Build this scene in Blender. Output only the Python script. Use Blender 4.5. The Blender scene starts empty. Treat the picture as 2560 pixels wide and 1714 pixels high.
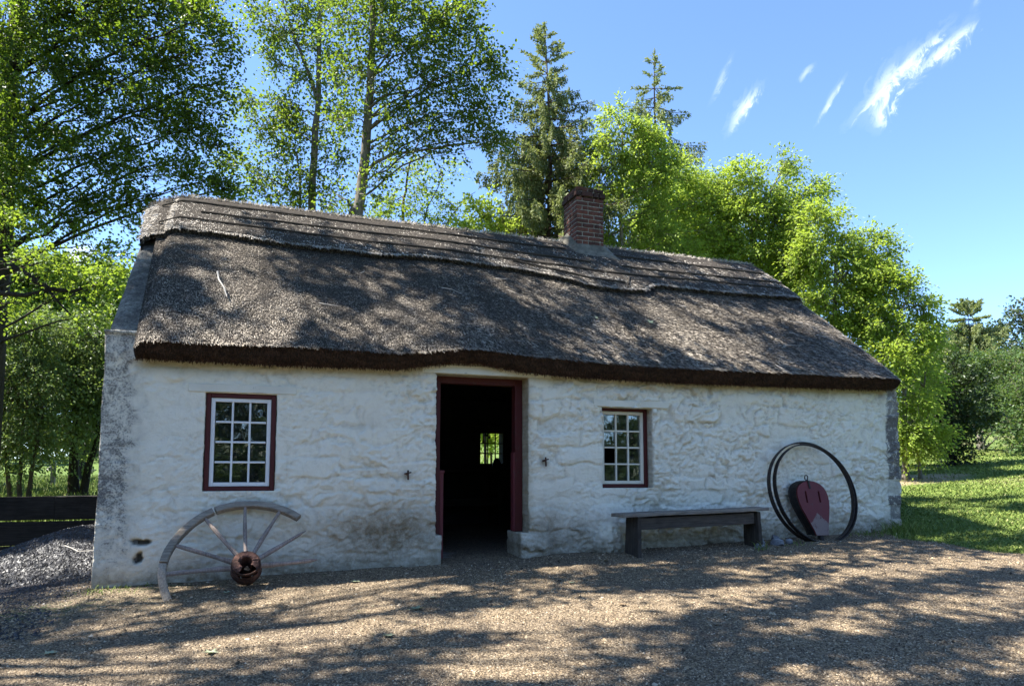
import bpy, bmesh, math, random
import numpy as np
from mathutils import Vector, Matrix

# ------------------------------------------------------------------ camera, sky, sun, exposure
SC = bpy.context.scene
COL = SC.collection
R = math.radians
FPX, PPX, PPY = 1800.0, 1280.0, 1035.0            # focal length / principal point in photo pixels (2560 wide)
PITCH, YAW = R(4.9217), R(19.9769)
CAM = np.array([-2.4762, -7.9453, 0.9622])
cd = bpy.data.cameras.new('camera')
cd.sensor_width = 36.0
cd.lens = FPX * 36.0 / 2560.0
cd.shift_y = (PPY - 857.0) / 2560.0
cd.clip_start, cd.clip_end = 0.05, 1500.0
co = bpy.data.objects.new('camera', cd)
co.location = CAM
co.rotation_euler = (math.pi / 2 + PITCH, 0, -YAW)
COL.objects.link(co)
SC.camera = co

SUN_D = np.array([0.50, -0.115, -0.858])          # direction the light travels
SUN_D = SUN_D / np.linalg.norm(SUN_D)
SKY_STRENGTH, SUN_STRENGTH, EXPOSURE = 0.127, 5.0, 1.78
world = bpy.data.worlds.new('World')
SC.world = world
world.use_nodes = True
sl = bpy.data.lights.new('sun', 'SUN')
sl.energy = SUN_STRENGTH
sl.angle = R(0.5)
sl.color = (1.0, 0.955, 0.87)
so = bpy.data.objects.new('sun', sl)
so.rotation_euler = Vector(SUN_D).to_track_quat('-Z', 'Y').to_euler()
so.location = (-8, 1, 14)
COL.objects.link(so)
SC.view_settings.view_transform = 'Standard'
SC.view_settings.look = 'None'
SC.view_settings.gamma = 1.0
SC.view_settings.use_curve_mapping = False
SC.view_settings.exposure = EXPOSURE
SC.cycles.max_bounces = 6
SC.cycles.diffuse_bounces = 3
SC.cycles.glossy_bounces = 3
SC.cycles.transmission_bounces = 4
SC.cycles.transparent_max_bounces = 8
SC.cycles.use_denoising = True

_fw = np.array([math.sin(YAW) * math.cos(PITCH), math.cos(YAW) * math.cos(PITCH), math.sin(PITCH)])
_rt = np.array([math.cos(YAW), -math.sin(YAW), 0.0])
_up = np.cross(_rt, _fw)


def at(x, y, depth):
    """real point seen at photo pixel (x, y), 'depth' metres away along the view direction"""
    return CAM + (_fw + _rt * (x - PPX) / FPX - _up * (y - PPY) / FPX) * depth


def project(p):
    v = np.asarray(p, float) - CAM
    z = v @ _fw
    return PPX + FPX * (v @ _rt) / z, PPY - FPX * (v @ _up) / z, z


# ------------------------------------------------------------------ numpy noise
def hsh(*k, seed=0):
    h = np.full(np.shape(k[0]), (seed * 374761393 + 668265263) & 0xFFFFFFFF, dtype=np.uint64)
    for a, c in zip(k, (2654435761, 2246822519, 3266489917)):
        h ^= (np.asarray(a).astype(np.int64) & 0xFFFFFFFF).astype(np.uint64) * np.uint64(c)
        h &= np.uint64(0xFFFFFFFF)
        h ^= h >> np.uint64(15)
        h = (h * np.uint64(2246822519)) & np.uint64(0xFFFFFFFF)
        h ^= h >> np.uint64(13)
    h = (h * np.uint64(3266489917)) & np.uint64(0xFFFFFFFF)
    h ^= h >> np.uint64(16)
    return h.astype(np.float64) / 4294967295.0


def vnoise(x, y, seed=0):
    ix, iy = np.floor(x), np.floor(y)
    fx, fy = x - ix, y - iy
    ix, iy = ix.astype(np.int64), iy.astype(np.int64)
    u, v = fx * fx * (3 - 2 * fx), fy * fy * (3 - 2 * fy)
    a, b = hsh(ix, iy, seed=seed), hsh(ix + 1, iy, seed=seed)
    c, d = hsh(ix, iy + 1, seed=seed), hsh(ix + 1, iy + 1, seed=seed)
    return (a * (1 - u) + b * u) * (1 - v) + (c * (1 - u) + d * u) * v


def fbm(x, y, octv=4, seed=0):
    s, a, t = 0, 1.0, 0
    for o in range(octv):
        s = s + a * vnoise(x * 2 ** o, y * 2 ** o, seed + o * 17)
        t += a
        a *= 0.5
    return s / t


def voronoi(x, y, seed=0, jit=0.9):
    """F1, F2, hash of the nearest cell, offset to its centre"""
    ix, iy = np.floor(x).astype(np.int64), np.floor(y).astype(np.int64)
    f1 = np.full(x.shape, 9.0)
    f2 = np.full(x.shape, 9.0)
    cid = np.zeros(x.shape)
    ox, oy = np.zeros(x.shape), np.zeros(x.shape)
    for dx in (-1, 0, 1):
        for dy in (-1, 0, 1):
            cx, cy = ix + dx, iy + dy
            px = cx + 0.5 + jit * (hsh(cx, cy, seed=seed) - 0.5)
            py = cy + 0.5 + jit * (hsh(cx, cy, seed=seed + 1) - 0.5)
            d = np.hypot(x - px, y - py)
            near = d < f1
            f2 = np.where(near, f1, np.minimum(f2, d))
            cid = np.where(near, hsh(cx, cy, seed=seed + 2), cid)
            ox, oy = np.where(near, x - px, ox), np.where(near, y - py, oy)
            f1 = np.where(near, d, f1)
    return f1, f2, cid, ox, oy


def sstep(a, b, x):
    t = np.clip((np.asarray(x, float) - a) / (b - a), 0, 1)
    return t * t * (3 - 2 * t)


def nrm(v):
    return v / np.maximum(np.linalg.norm(v, axis=-1, keepdims=True), 1e-9)


# ------------------------------------------------------------------ mesh + object helpers
def thing(o, label, cat, group=None):
    o['label'] = label
    o['category'] = cat
    if group:
        o['group'] = group
    return o


def empty(name, loc=(0, 0, 0)):
    o = bpy.data.objects.new(name, None)
    o.location = loc
    o.empty_display_size = 0.2
    COL.objects.link(o)
    return o


def mesh_obj(name, V, faces, mats, parent=None, smooth=False, attrs=None, mat_idx=None):
    """faces: list of int arrays (m, k); V in world space (parents are kept in place)"""
    V = np.ascontiguousarray(V, dtype=np.float32)
    me = bpy.data.meshes.new(name)
    faces = [np.asarray(f, dtype=np.int32) for f in faces if len(f)]
    nf = sum(len(f) for f in faces)
    loops = np.concatenate([f.ravel() for f in faces]).astype(np.int32)
    sizes = np.concatenate([np.full(len(f), f.shape[1], np.int32) for f in faces])
    starts = np.concatenate([[0], np.cumsum(sizes)[:-1]]).astype(np.int32)
    me.vertices.add(len(V))
    me.vertices.foreach_set('co', V.ravel())
    me.loops.add(len(loops))
    me.loops.foreach_set('vertex_index', loops)
    me.polygons.add(nf)
    me.polygons.foreach_set('loop_start', starts)
    me.polygons.foreach_set('loop_total', sizes)
    for m in (mats if isinstance(mats, (list, tuple)) else [mats]):
        me.materials.append(m)
    if mat_idx is not None:
        me.polygons.foreach_set('material_index', np.asarray(mat_idx, np.int32))
    me.polygons.foreach_set('use_smooth', np.full(nf, bool(smooth)))
    for k, a in (attrs or {}).items():
        at_ = me.attributes.new(k, 'FLOAT', 'POINT')
        at_.data.foreach_set('value', np.ascontiguousarray(a, np.float32).ravel())
    me.update(calc_edges=True)
    o = bpy.data.objects.new(name, me)
    COL.objects.link(o)
    if parent is not None:
        o.parent = parent
        wl = Vector((0, 0, 0))
        q = parent
        while q is not None:
            wl += q.location
            q = q.parent
        o.location = -wl
    return o


class MB:
    """collects several shapes into one mesh"""

    def __init__(self):
        self.V, self.Q, self.T, self.n, self.A = [], [], [], 0, []

    def add(self, V, Q=None, T=None, a=0.5):
        V = np.asarray(V, float)
        if Q is not None and len(Q):
            self.Q.append(np.asarray(Q) + self.n)
        if T is not None and len(T):
            self.T.append(np.asarray(T) + self.n)
        self.V.append(V)
        self.A.append(np.broadcast_to(np.asarray(a, float), (len(V),)))
        self.n += len(V)
        return self

    def build(self, name, mat, parent=None, smooth=False):
        V = np.concatenate(self.V)
        fs = []
        if self.Q:
            fs.append(np.concatenate(self.Q))
        if self.T:
            fs.append(np.concatenate(self.T))
        return mesh_obj(name, V, fs, mat, parent, smooth, {'rnd': np.concatenate(self.A)})


def tube(path, rad, sides=8, cap=True, flat=1.0):
    P = np.asarray(path, float)
    n = len(P)
    r = np.broadcast_to(np.asarray(rad, float), (n,))
    T = np.gradient(P, axis=0) if n > 2 else np.repeat((P[1:] - P[:1]), 2, axis=0)
    T = nrm(T)
    ref = np.array([0, 0, 1.0]) if abs(T[0][2]) < 0.9 else np.array([1.0, 0, 0])
    U = np.zeros_like(P)
    u = nrm(np.cross(T[0], ref))
    for i in range(n):
        u = u - T[i] * (u @ T[i])
        u = u / max(np.linalg.norm(u), 1e-9)
        U[i] = u
    W = np.cross(T, U)
    a = np.linspace(0, 2 * np.pi, sides, endpoint=False)
    V = P[:, None, :] + r[:, None, None] * (np.cos(a)[None, :, None] * U[:, None, :] + flat * np.sin(a)[None, :, None] * W[:, None, :])
    V = V.reshape(-1, 3)
    i, j = np.meshgrid(np.arange(n - 1), np.arange(sides), indexing='ij')
    j2 = (j + 1) % sides
    Q = np.stack([i * sides + j, i * sides + j2, (i + 1) * sides + j2, (i + 1) * sides + j], -1).reshape(-1, 4)
    Tt = []
    if cap:
        V = np.vstack([V, P[:1], P[-1:]])
        k = n * sides
        for j in range(sides):
            Tt.append((k, (j + 1) % sides, j))
            Tt.append((k + 1, (n - 1) * sides + j, (n - 1) * sides + (j + 1) % sides))
    return V, Q, np.array(Tt, int).reshape(-1, 3)


def slab(c, size, axes=None, bevel=0.006, sub=(1, 1, 1), wob=0.0, seed=0, taper=None):
    """bevelled, slightly uneven board; axes = 3x3 rows (x, y, z directions). Returns V, Q"""
    sx, sy, sz = [s / 2.0 for s in size]

    def ticks(h, n):
        b = min(bevel, h * 0.45)
        return np.concatenate([[-h], np.linspace(-h + b, h - b, n + 1), [h]])
    tx, ty, tz = ticks(sx, sub[0]), ticks(sy, sub[1]), ticks(sz, sub[2])
    nx, ny, nz = len(tx), len(ty), len(tz)
    idx = {}
    V = []
    Q = []

    def vid(i, j, k):
        key = (i, j, k)
        if key not in idx:
            p = [tx[i], ty[j], tz[k]]
            out = [i in (0, nx - 1), j in (0, ny - 1), k in (0, nz - 1)]
            if sum(out) >= 2:                       # round the edges
                q = [0.55 if sum(out) == 2 else 0.7][0]
                for d, (h, o_) in enumerate(zip((sx, sy, sz), out)):
                    if o_:
                        b = min(bevel, h * 0.45)
                        p[d] -= math.copysign(b * (0.3 if sum(out) == 2 else 0.42), p[d])
            idx[key] = len(V)
            V.append(p)
        return idx[key]
    for (a, b, c_, fix) in ((nx, ny, nz, 'z'), (nx, nz, ny, 'y'), (ny, nz, nx, 'x')):
        for s in (0, c_ - 1):
            for i in range(a - 1):
                for j in range(b - 1):
                    if fix == 'z':
                        q = [vid(i, j, s), vid(i + 1, j, s), vid(i + 1, j + 1, s), vid(i, j + 1, s)]
                        if s == 0:
                            q = q[::-1]
                    elif fix == 'y':
                        q = [vid(i, s, j), vid(i + 1, s, j), vid(i + 1, s, j + 1), vid(i, s, j + 1)]
                        if s != 0:
                            q = q[::-1]
                    else:
                        q = [vid(s, i, j), vid(s, i + 1, j), vid(s, i + 1, j + 1), vid(s, i, j + 1)]
                        if s == 0:
                            q = q[::-1]
                    Q.append(q)
    V = np.array(V, float)
    if taper is not None:
        V = taper(V)
    if wob:
        rs = np.random.RandomState(seed)
        for d in range(3):
            f = rs.uniform(2, 5, 3) / np.maximum(np.array(size), 0.2)
            ph = rs.uniform(0, 6.28, 3)
            V[:, d] += wob * (np.sin(V[:, (d + 1) % 3] * f[0] * 2 + ph[0]) + np.sin(V[:, (d + 2) % 3] * f[1] * 3 + ph[1])) * 0.5
        V += rs.normal(0, wob * 0.22, V.shape)
    A = np.eye(3) if axes is None else np.asarray(axes, float)
    return V @ A + np.asarray(c, float), np.array(Q, int)


def bar(a, b, w, t, side=None, bevel=0.005, sub=6, wob=0.0, seed=0, taper=None):
    """a board from point a to point b, w wide (along 'side') and t thick"""
    a, b = np.asarray(a, float), np.asarray(b, float)
    L = np.linalg.norm(b - a)
    z = (b - a) / L
    s = np.array([1.0, 0, 0]) if side is None else np.asarray(side, float)
    s = s - z * (s @ z)
    s = s / np.linalg.norm(s)
    y = np.cross(z, s)
    return slab((a + b) / 2, (w, t, L), np.array([s, y, z]), bevel, (2, 1, sub), wob, seed, taper)


# ------------------------------------------------------------------ material helpers
class Nt:
    def __init__(self, name):
        self.m = bpy.data.materials.new(name)
        self.m.use_nodes = True
        self.t = self.m.node_tree
        self.b = self.t.nodes['Principled BSDF']
        self.out = self.t.nodes['Material Output']

    def n(self, typ, ins=None, **kw):
        nd = self.t.nodes.new(typ)
        for k, v in kw.items():
            setattr(nd, k, v)
        for k, v in (ins or {}).items():
            if isinstance(v, bpy.types.NodeSocket):
                self.t.links.new(v, nd.inputs[k])
            else:
                nd.inputs[k].default_value = v
        return nd

    def link(self, a, b):
        self.t.links.new(a, b)

    def obj(self, scale=(1, 1, 1), rot=(0, 0, 0)):
        tc = self.n('ShaderNodeTexCoord')
        mp = self.n('ShaderNodeMapping', {'Vector': tc.outputs['Object'], 'Scale': scale, 'Rotation': rot})
        return mp.outputs[0]

    def noise(self, vec, scale=5.0, detail=4.0, rough=0.6, dist=0.0):
        return self.n('ShaderNodeTexNoise', {'Vector': vec, 'Scale': scale, 'Detail': detail, 'Roughness': rough, 'Distortion': dist}).outputs[0]

    def ramp(self, fac, stops, interp='LINEAR'):
        r = self.n('ShaderNodeValToRGB', {'Fac': fac})
        r.color_ramp.interpolation = interp
        e = r.color_ramp.elements
        while len(e) > 1:
            e.remove(e[-1])
        e[0].position, e[0].color = stops[0][0], (*stops[0][1], 1) if len(stops[0][1]) == 3 else stops[0][1]
        for p, c in stops[1:]:
            x = e.new(p)
            x.color = (*c, 1) if len(c) == 3 else c
        return r.outputs[0]

    def mix(self, fac, a, b, mode='MIX'):
        nd = self.n('ShaderNodeMix', data_type='RGBA', blend_type=mode)
        for i, v in ((0, fac), (6, a), (7, b)):
            if isinstance(v, bpy.types.NodeSocket):
                self.t.links.new(v, nd.inputs[i])
            elif i == 0:
                nd.inputs[0].default_value = v
            else:
                nd.inputs[i].default_value = (*v, 1) if len(v) == 3 else v
        return nd.outputs[2]

    def math(self, op, a, b=0.0, clamp=False):
        nd = self.n('ShaderNodeMath', operation=op, use_clamp=clamp)
        for i, v in enumerate((a, b)):
            if isinstance(v, bpy.types.NodeSocket):
                self.t.links.new(v, nd.inputs[i])
            else:
                nd.inputs[i].default_value = v
        return nd.outputs[0]

    def attr(self, name):
        return self.n('ShaderNodeAttribute', attribute_name=name).outputs['Fac']

    def bump(self, h, strength=0.5, dist=0.01):
        return self.n('ShaderNodeBump', {'Height': h, 'Strength': strength, 'Distance': dist}).outputs[0]

    def done(self, color=None, rough=0.8, normal=None, spec=0.3, metal=0.0):
        for k, v in (('Base Color', color), ('Roughness', rough), ('Normal', normal), ('Specular IOR Level', spec), ('Metallic', metal)):
            if v is None:
                continue
            if isinstance(v, bpy.types.NodeSocket):
                self.link(v, self.b.inputs[k])
            elif k == 'Base Color':
                self.b.inputs[k].default_value = (*v, 1)
            else:
                self.b.inputs[k].default_value = v
        return self.m


def wood_mat(name, lo, hi, axis='x', rough=0.85, scale=1.0):
    k = Nt(name)
    s = {'x': (1.2, 22, 22), 'y': (22, 1.2, 22), 'z': (22, 22, 1.2)}[axis]
    v = k.obj(tuple(q * scale for q in s))
    g = k.noise(v, 3.0, 6, 0.7, 0.6)
    v2 = k.obj()
    big = k.noise(v2, 4.0, 3, 0.6)
    f = k.math('ADD', k.math('MULTIPLY', g, 0.75), k.math('MULTIPLY', big, 0.4))
    mid = tuple((a + b) / 2 for a, b in zip(lo, hi))
    c = k.ramp(f, [(0.36, lo), (0.55, mid), (0.74, hi)])
    return k.done(c, rough, k.bump(g, 0.5, 0.006), 0.12)


def paint_mat(name, col, wear, amount=0.62, rough=0.6):
    k = Nt(name)
    v = k.obj()
    n1 = k.noise(v, 9.0, 6, 0.7)
    n2 = k.noise(k.obj((30, 30, 5)), 3.0, 4, 0.6)
    f = k.ramp(k.math('ADD', k.math('MULTIPLY', n1, 0.7), k.math('MULTIPLY', n2, 0.3)), [(amount, (0, 0, 0)), (amount + 0.08, (1, 1, 1))])
    tone = k.mix(k.noise(v, 3.0, 3), tuple(c * 0.8 for c in col), tuple(min(c * 1.15, 0.95) for c in col))
    return k.done(k.mix(f, tone, wear), rough, k.bump(n2, 0.25, 0.004))


def leaf_mat(name, dark, light, trans, tw=0.45, rough=0.45, spec=0.35):
    k = Nt(name)
    a = k.attr('rnd')
    c = k.ramp(a, [(0.0, dark), (0.55, tuple((p + q) / 2 for p, q in zip(dark, light))), (1.0, light)])
    k.done(c, rough, None, spec)
    t = k.n('ShaderNodeBsdfTranslucent', {'Color': k.mix(a, tuple(q * 0.8 for q in trans), trans)})
    ms = k.n('ShaderNodeMixShader', {0: tw})
    k.link(k.b.outputs[0], ms.inputs[1])
    k.link(t.outputs[0], ms.inputs[2])
    k.link(ms.outputs[0], k.out.inputs[0])
    return k.m


# ---- sky with a few wisps of cloud
def build_sky():
    nt = world.node_tree
    bg = nt.nodes['Background']
    L = nt.links.new
    sky = nt.nodes.new('ShaderNodeTexSky')
    sky.sky_type = 'NISHITA'
    sky.sun_disc = False
    sky.sun_elevation = math.asin(-SUN_D[2])
    sky.sun_rotation = math.atan2(-SUN_D[0], -SUN_D[1]) % (2 * math.pi)
    sky.air_density, sky.dust_density, sky.ozone_density = 0.72, 0.0, 5.5
    tc = nt.nodes.new('ShaderNodeTexCoord')

    def vm(op, a, b=None):
        nd = nt.nodes.new('ShaderNodeVectorMath')
        nd.operation = op
        for i, v in enumerate((a, b)):
            if v is None:
                continue
            if isinstance(v, bpy.types.NodeSocket):
                L(v, nd.inputs[i])
            else:
                nd.inputs[i].default_value = v
        return nd

    def mt(op, a, b=0.0, clamp=False):
        nd = nt.nodes.new('ShaderNodeMath')
        nd.operation = op
        nd.use_clamp = clamp
        for i, v in enumerate((a, b)):
            if isinstance(v, bpy.types.NodeSocket):
                L(v, nd.inputs[i])
            else:
                nd.inputs[i].default_value = v
        return nd.outputs[0]

    d = tc.outputs['Generated']
    total = None
    # pixel centre of each wisp in the photo, half length, half width (in tangent units), heading, density
    W = [((2240, 192), 0.080, 0.0105, 38, 1.15), ((2345, 138), 0.052, 0.009, 38, 0.95), ((2212, 225), 0.048, 0.019, 60, 0.95), ((2200, 285), 0.026, 0.015, 78, 0.8),
         ((2270, 172), 0.033, 0.016, 60, 0.75), ((1858, 273), 0.042, 0.012, 52, 0.85), ((2075, 252), 0.036, 0.0045, 55, 0.62),
         ((1803, 200), 0.036, 0.0055, 62, 0.42), ((2015, 178), 0.015, 0.006, 38, 0.40), ((2445, 4), 0.012, 0.006, 70, 0.35),
         ((2390, 105), 0.03, 0.012, 45, 0.8), ((190, 640), 0.035, 0.016, 35, 1.6)]
    for i, ((px, py), la, lb, deg, dens) in enumerate(W):
        c = nrm(at(px, py, 1.0) - CAM)
        e1 = nrm(np.cross(c, [0, 0, 1.0]))
        e2 = np.cross(e1, c)
        ca, sa = math.cos(R(deg)), math.sin(R(deg))
        u, v = e1 * ca + e2 * sa, -e1 * sa + e2 * ca
        dc = vm('DOT_PRODUCT', d, tuple(c)).outputs['Value']
        a = mt('DIVIDE', vm('DOT_PRODUCT', d, tuple(u)).outputs['Value'], dc)
        b = mt('DIVIDE', vm('DOT_PRODUCT', d, tuple(v)).outputs['Value'], dc)
        cmb = nt.nodes.new('ShaderNodeCombineXYZ')
        L(mt('MULTIPLY', a, 30.0), cmb.inputs[0])
        L(mt('MULTIPLY', b, 48.0), cmb.inputs[1])
        cmb.inputs[2].default_value = i * 3.7
        ns = nt.nodes.new('ShaderNodeTexNoise')
        ns.inputs['Scale'].default_value = 1.0
        ns.inputs['Detail'].default_value = 9.0
        ns.inputs['Roughness'].default_value = 0.68
        ns.inputs['Distortion'].default_value = 1.6
        L(cmb.outputs[0], ns.inputs['Vector'])
        # warp the ellipse with the noise, soft falloff
        wob = mt('MULTIPLY', mt('SUBTRACT', ns.outputs[0], 0.5), 3.2)
        r2 = mt('ADD', mt('POWER', mt('ABSOLUTE', mt('DIVIDE', a, la)), 2.0), mt('POWER', mt('ABSOLUTE', mt('ADD', mt('DIVIDE', b, lb), wob)), 2.0))
        fall = mt('SUBTRACT', 1.0, r2, True)
        dn = mt('MULTIPLY', mt('SUBTRACT', ns.outputs[0], mt('SUBTRACT', 0.70, mt('MULTIPLY', fall, 0.42))), 3.2, True)
        m = mt('MULTIPLY', mt('MULTIPLY', mt('POWER', fall, 0.5), dn), dens)
        m = mt('MAXIMUM', m, mt('MULTIPLY', mt('MULTIPLY', fall, ns.outputs[0]), 0.30 * dens))
        m = mt('MULTIPLY', m, mt('GREATER_THAN', dc, 0.2))
        total = m if total is None else mt('MAXIMUM', total, m)
    total = mt('MULTIPLY', total, 0.92, True)
    mx = nt.nodes.new('ShaderNodeMix')
    mx.data_type = 'RGBA'
    L(total, mx.inputs[0])
    L(sky.outputs[0], mx.inputs[6])
    mx.inputs[7].default_value = (3.3, 3.7, 4.3, 1)
    L(mx.outputs[2], bg.inputs[0])
    bg.inputs[1].default_value = SKY_STRENGTH


build_sky()
# ------------------------------------------------------------------ materials
def m_whitewash():
    k = Nt('whitewash')
    v = k.obj()
    dirt, lich, yel, raw, hole = (k.attr(a) for a in ('dirt', 'lichen', 'yellow', 'raw', 'hole'))
    n_fine = k.noise(v, 55.0, 5, 0.7)
    n_mid = k.noise(v, 9.0, 6, 0.68, 0.5)
    n_big = k.noise(v, 2.2, 4, 0.6)
    base = k.mix(n_big, (0.88, 0.81, 0.645), (0.93, 0.88, 0.735))
    base = k.mix(k.math('MULTIPLY', k.ramp(n_mid, [(0.50, (0, 0, 0)), (0.72, (1, 1, 1))]), 0.42), base, (0.64, 0.58, 0.45))
    # warm stain under the thatch
    base = k.mix(k.math('MULTIPLY', yel, k.math('ADD', 0.25, k.math('MULTIPLY', n_mid, 0.9)), True), base, (0.46, 0.37, 0.21))
    # damp brown dirt
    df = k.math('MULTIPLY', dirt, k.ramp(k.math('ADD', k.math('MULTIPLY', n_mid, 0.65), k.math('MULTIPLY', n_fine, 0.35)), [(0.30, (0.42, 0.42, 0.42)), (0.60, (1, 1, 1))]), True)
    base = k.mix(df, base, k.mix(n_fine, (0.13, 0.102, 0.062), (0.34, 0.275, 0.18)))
    # exposed grey stone of the quoins
    rf = k.math('MULTIPLY', raw, k.ramp(k.math('ADD', k.math('MULTIPLY', n_mid, 0.6), k.math('MULTIPLY', n_fine, 0.4)), [(0.38, (0, 0, 0)), (0.50, (1, 1, 1))]), True)
    base = k.mix(rf, base, k.mix(n_fine, (0.075, 0.066, 0.060), (0.22, 0.20, 0.185)))
    # black lichen speckle over a grey crust
    base = k.mix(k.math('MULTIPLY', lich, k.ramp(n_mid, [(0.35, (0.15,) * 3), (0.65, (0.72,) * 3)]), True), base, (0.27, 0.255, 0.225))
    lf = k.math('ADD', k.math('MULTIPLY', n_fine, 0.60), k.math('MULTIPLY', n_mid, 0.40))
    th = k.math('SUBTRACT', 0.74, k.math('MULTIPLY', lich, 0.30))
    lm = k.math('MULTIPLY', k.math('SUBTRACT', lf, th), 9.0, True)
    base = k.mix(k.math('MULTIPLY', lm, 0.9), base, k.mix(n_mid, (0.07, 0.068, 0.062), (0.20, 0.19, 0.175)))
    base = k.mix(k.math('MULTIPLY', hole, 0.9), base, (0.045, 0.036, 0.027))
    h = k.math('ADD', k.math('MULTIPLY', k.noise(v, 26.0, 8, 0.72, 1.0), 1.0), k.math('MULTIPLY', n_fine, 0.35))
    return k.done(base, 0.9, k.bump(h, 1.0, 0.015), 0.2)


def m_render():
    k = Nt('lichened_render')
    v = k.obj()
    a, b, c = k.noise(v, 3.0, 5, 0.65), k.noise(v, 18.0, 6, 0.7, 0.5), k.noise(v, 60.0, 4, 0.7)
    col = k.ramp(k.math('ADD', k.math('MULTIPLY', a, 0.5), k.math('MULTIPLY', b, 0.5)),
                 [(0.36, (0.045, 0.043, 0.040)), (0.48, (0.14, 0.13, 0.115)), (0.58, (0.25, 0.235, 0.20)), (0.70, (0.44, 0.415, 0.36))])
    col = k.mix(k.ramp(c, [(0.52, (0, 0, 0)), (0.6, (0.8, 0.8, 0.8))]), col, (0.06, 0.058, 0.055))
    return k.done(col, 0.92, k.bump(k.math('ADD', b, c), 0.6, 0.012), 0.2)


def m_soot():  # near-black coat; the dimness of the room is put into this colour too
    k = Nt('dim_soot_plaster')
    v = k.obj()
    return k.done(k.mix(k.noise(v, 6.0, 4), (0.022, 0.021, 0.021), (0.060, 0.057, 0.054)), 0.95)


def m_thatch():
    k = Nt('thatch_body')
    v = k.obj((60, 9, 9))
    n = k.noise(v, 2.0, 5, 0.7)
    c = k.ramp(n, [(0.32, (0.016, 0.013, 0.011)), (0.56, (0.070, 0.059, 0.049)), (0.75, (0.17, 0.148, 0.122))])
    return k.done(c, 0.95, k.bump(n, 0.9, 0.02), 0.1)


def m_reed(name, stops):
    k = Nt(name)
    return k.done(k.ramp(k.attr('rnd'), stops), 0.8, None, 0.25)


def m_brick():
    k = Nt('old_brick')
    v = k.obj()
    a = k.attr('rnd')
    c = k.ramp(a, [(0.0, (0.045, 0.025, 0.021)), (0.35, (0.095, 0.039, 0.030)), (0.7, (0.155, 0.056, 0.040)), (1.0, (0.20, 0.080, 0.056))])
    soot = k.noise(v, 7.0, 5, 0.7)
    c = k.mix(k.ramp(soot, [(0.42, (0, 0, 0)), (0.70, (0.75, 0.75, 0.75))]), c, (0.035, 0.026, 0.024))
    smear = k.noise(v, 24.0, 5, 0.7, 1.0)
    c = k.mix(k.ramp(smear, [(0.62, (0, 0, 0)), (0.70, (0.8, 0.8, 0.8))]), c, (0.34, 0.31, 0.26))
    return k.done(c, 0.9, k.bump(smear, 0.5, 0.006), 0.2)


def m_mortar():
    k = Nt('lime_mortar')
    v = k.obj()
    n = k.noise(v, 30.0, 5, 0.7)
    return k.done(k.ramp(n, [(0.35, (0.15, 0.135, 0.11)), (0.65, (0.36, 0.33, 0.28))]), 0.95, k.bump(n, 0.6, 0.006))


def m_cement(name='cement', lo=(0.20, 0.18, 0.14), hi=(0.44, 0.40, 0.32)):
    k = Nt(name)
    v = k.obj()
    n = k.noise(v, 9.0, 6, 0.7)
    return k.done(k.ramp(n, [(0.35, lo), (0.65, hi)]), 0.92, k.bump(n, 0.5, 0.01))


def m_iron(name, lo, hi, rough=0.7):
    k = Nt(name)
    v = k.obj()
    n = k.noise(v, 22.0, 6, 0.7)
    return k.done(k.ramp(n, [(0.38, lo), (0.66, hi)]), rough, k.bump(n, 0.3, 0.003), 0.4, 0.25)


def m_glass():
    k = Nt('old_window_glass')
    v = k.obj()
    n = k.noise(v, 5.0, 2, 0.5)
    bp = k.bump(n, 0.10, 0.01)
    gl = k.n('ShaderNodeBsdfGlossy', {'Color': (0.95, 0.97, 1, 1), 'Roughness': 0.02, 'Normal': bp})
    tr = k.n('ShaderNodeBsdfTransparent', {'Color': (0.72, 0.75, 0.74, 1)})
    fr = k.n('ShaderNodeFresnel', {'IOR': 1.9})
    a = k.n('ShaderNodeMixShader', {0: fr.outputs[0]})
    k.link(tr.outputs[0], a.inputs[1])
    k.link(gl.outputs[0], a.inputs[2])
    df = k.n('ShaderNodeBsdfDiffuse', {'Color': (0.5, 0.5, 0.46, 1)})
    dust = k.ramp(k.noise(v, 16.0, 6, 0.75), [(0.50, (0.012,) * 3), (0.75, (0.10,) * 3)])
    b = k.n('ShaderNodeMixShader', {0: dust})
    k.link(a.outputs[0], b.inputs[1])
    k.link(df.outputs[0], b.inputs[2])
    k.link(b.outputs[0], k.out.inputs[0])
    return k.m


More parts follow.
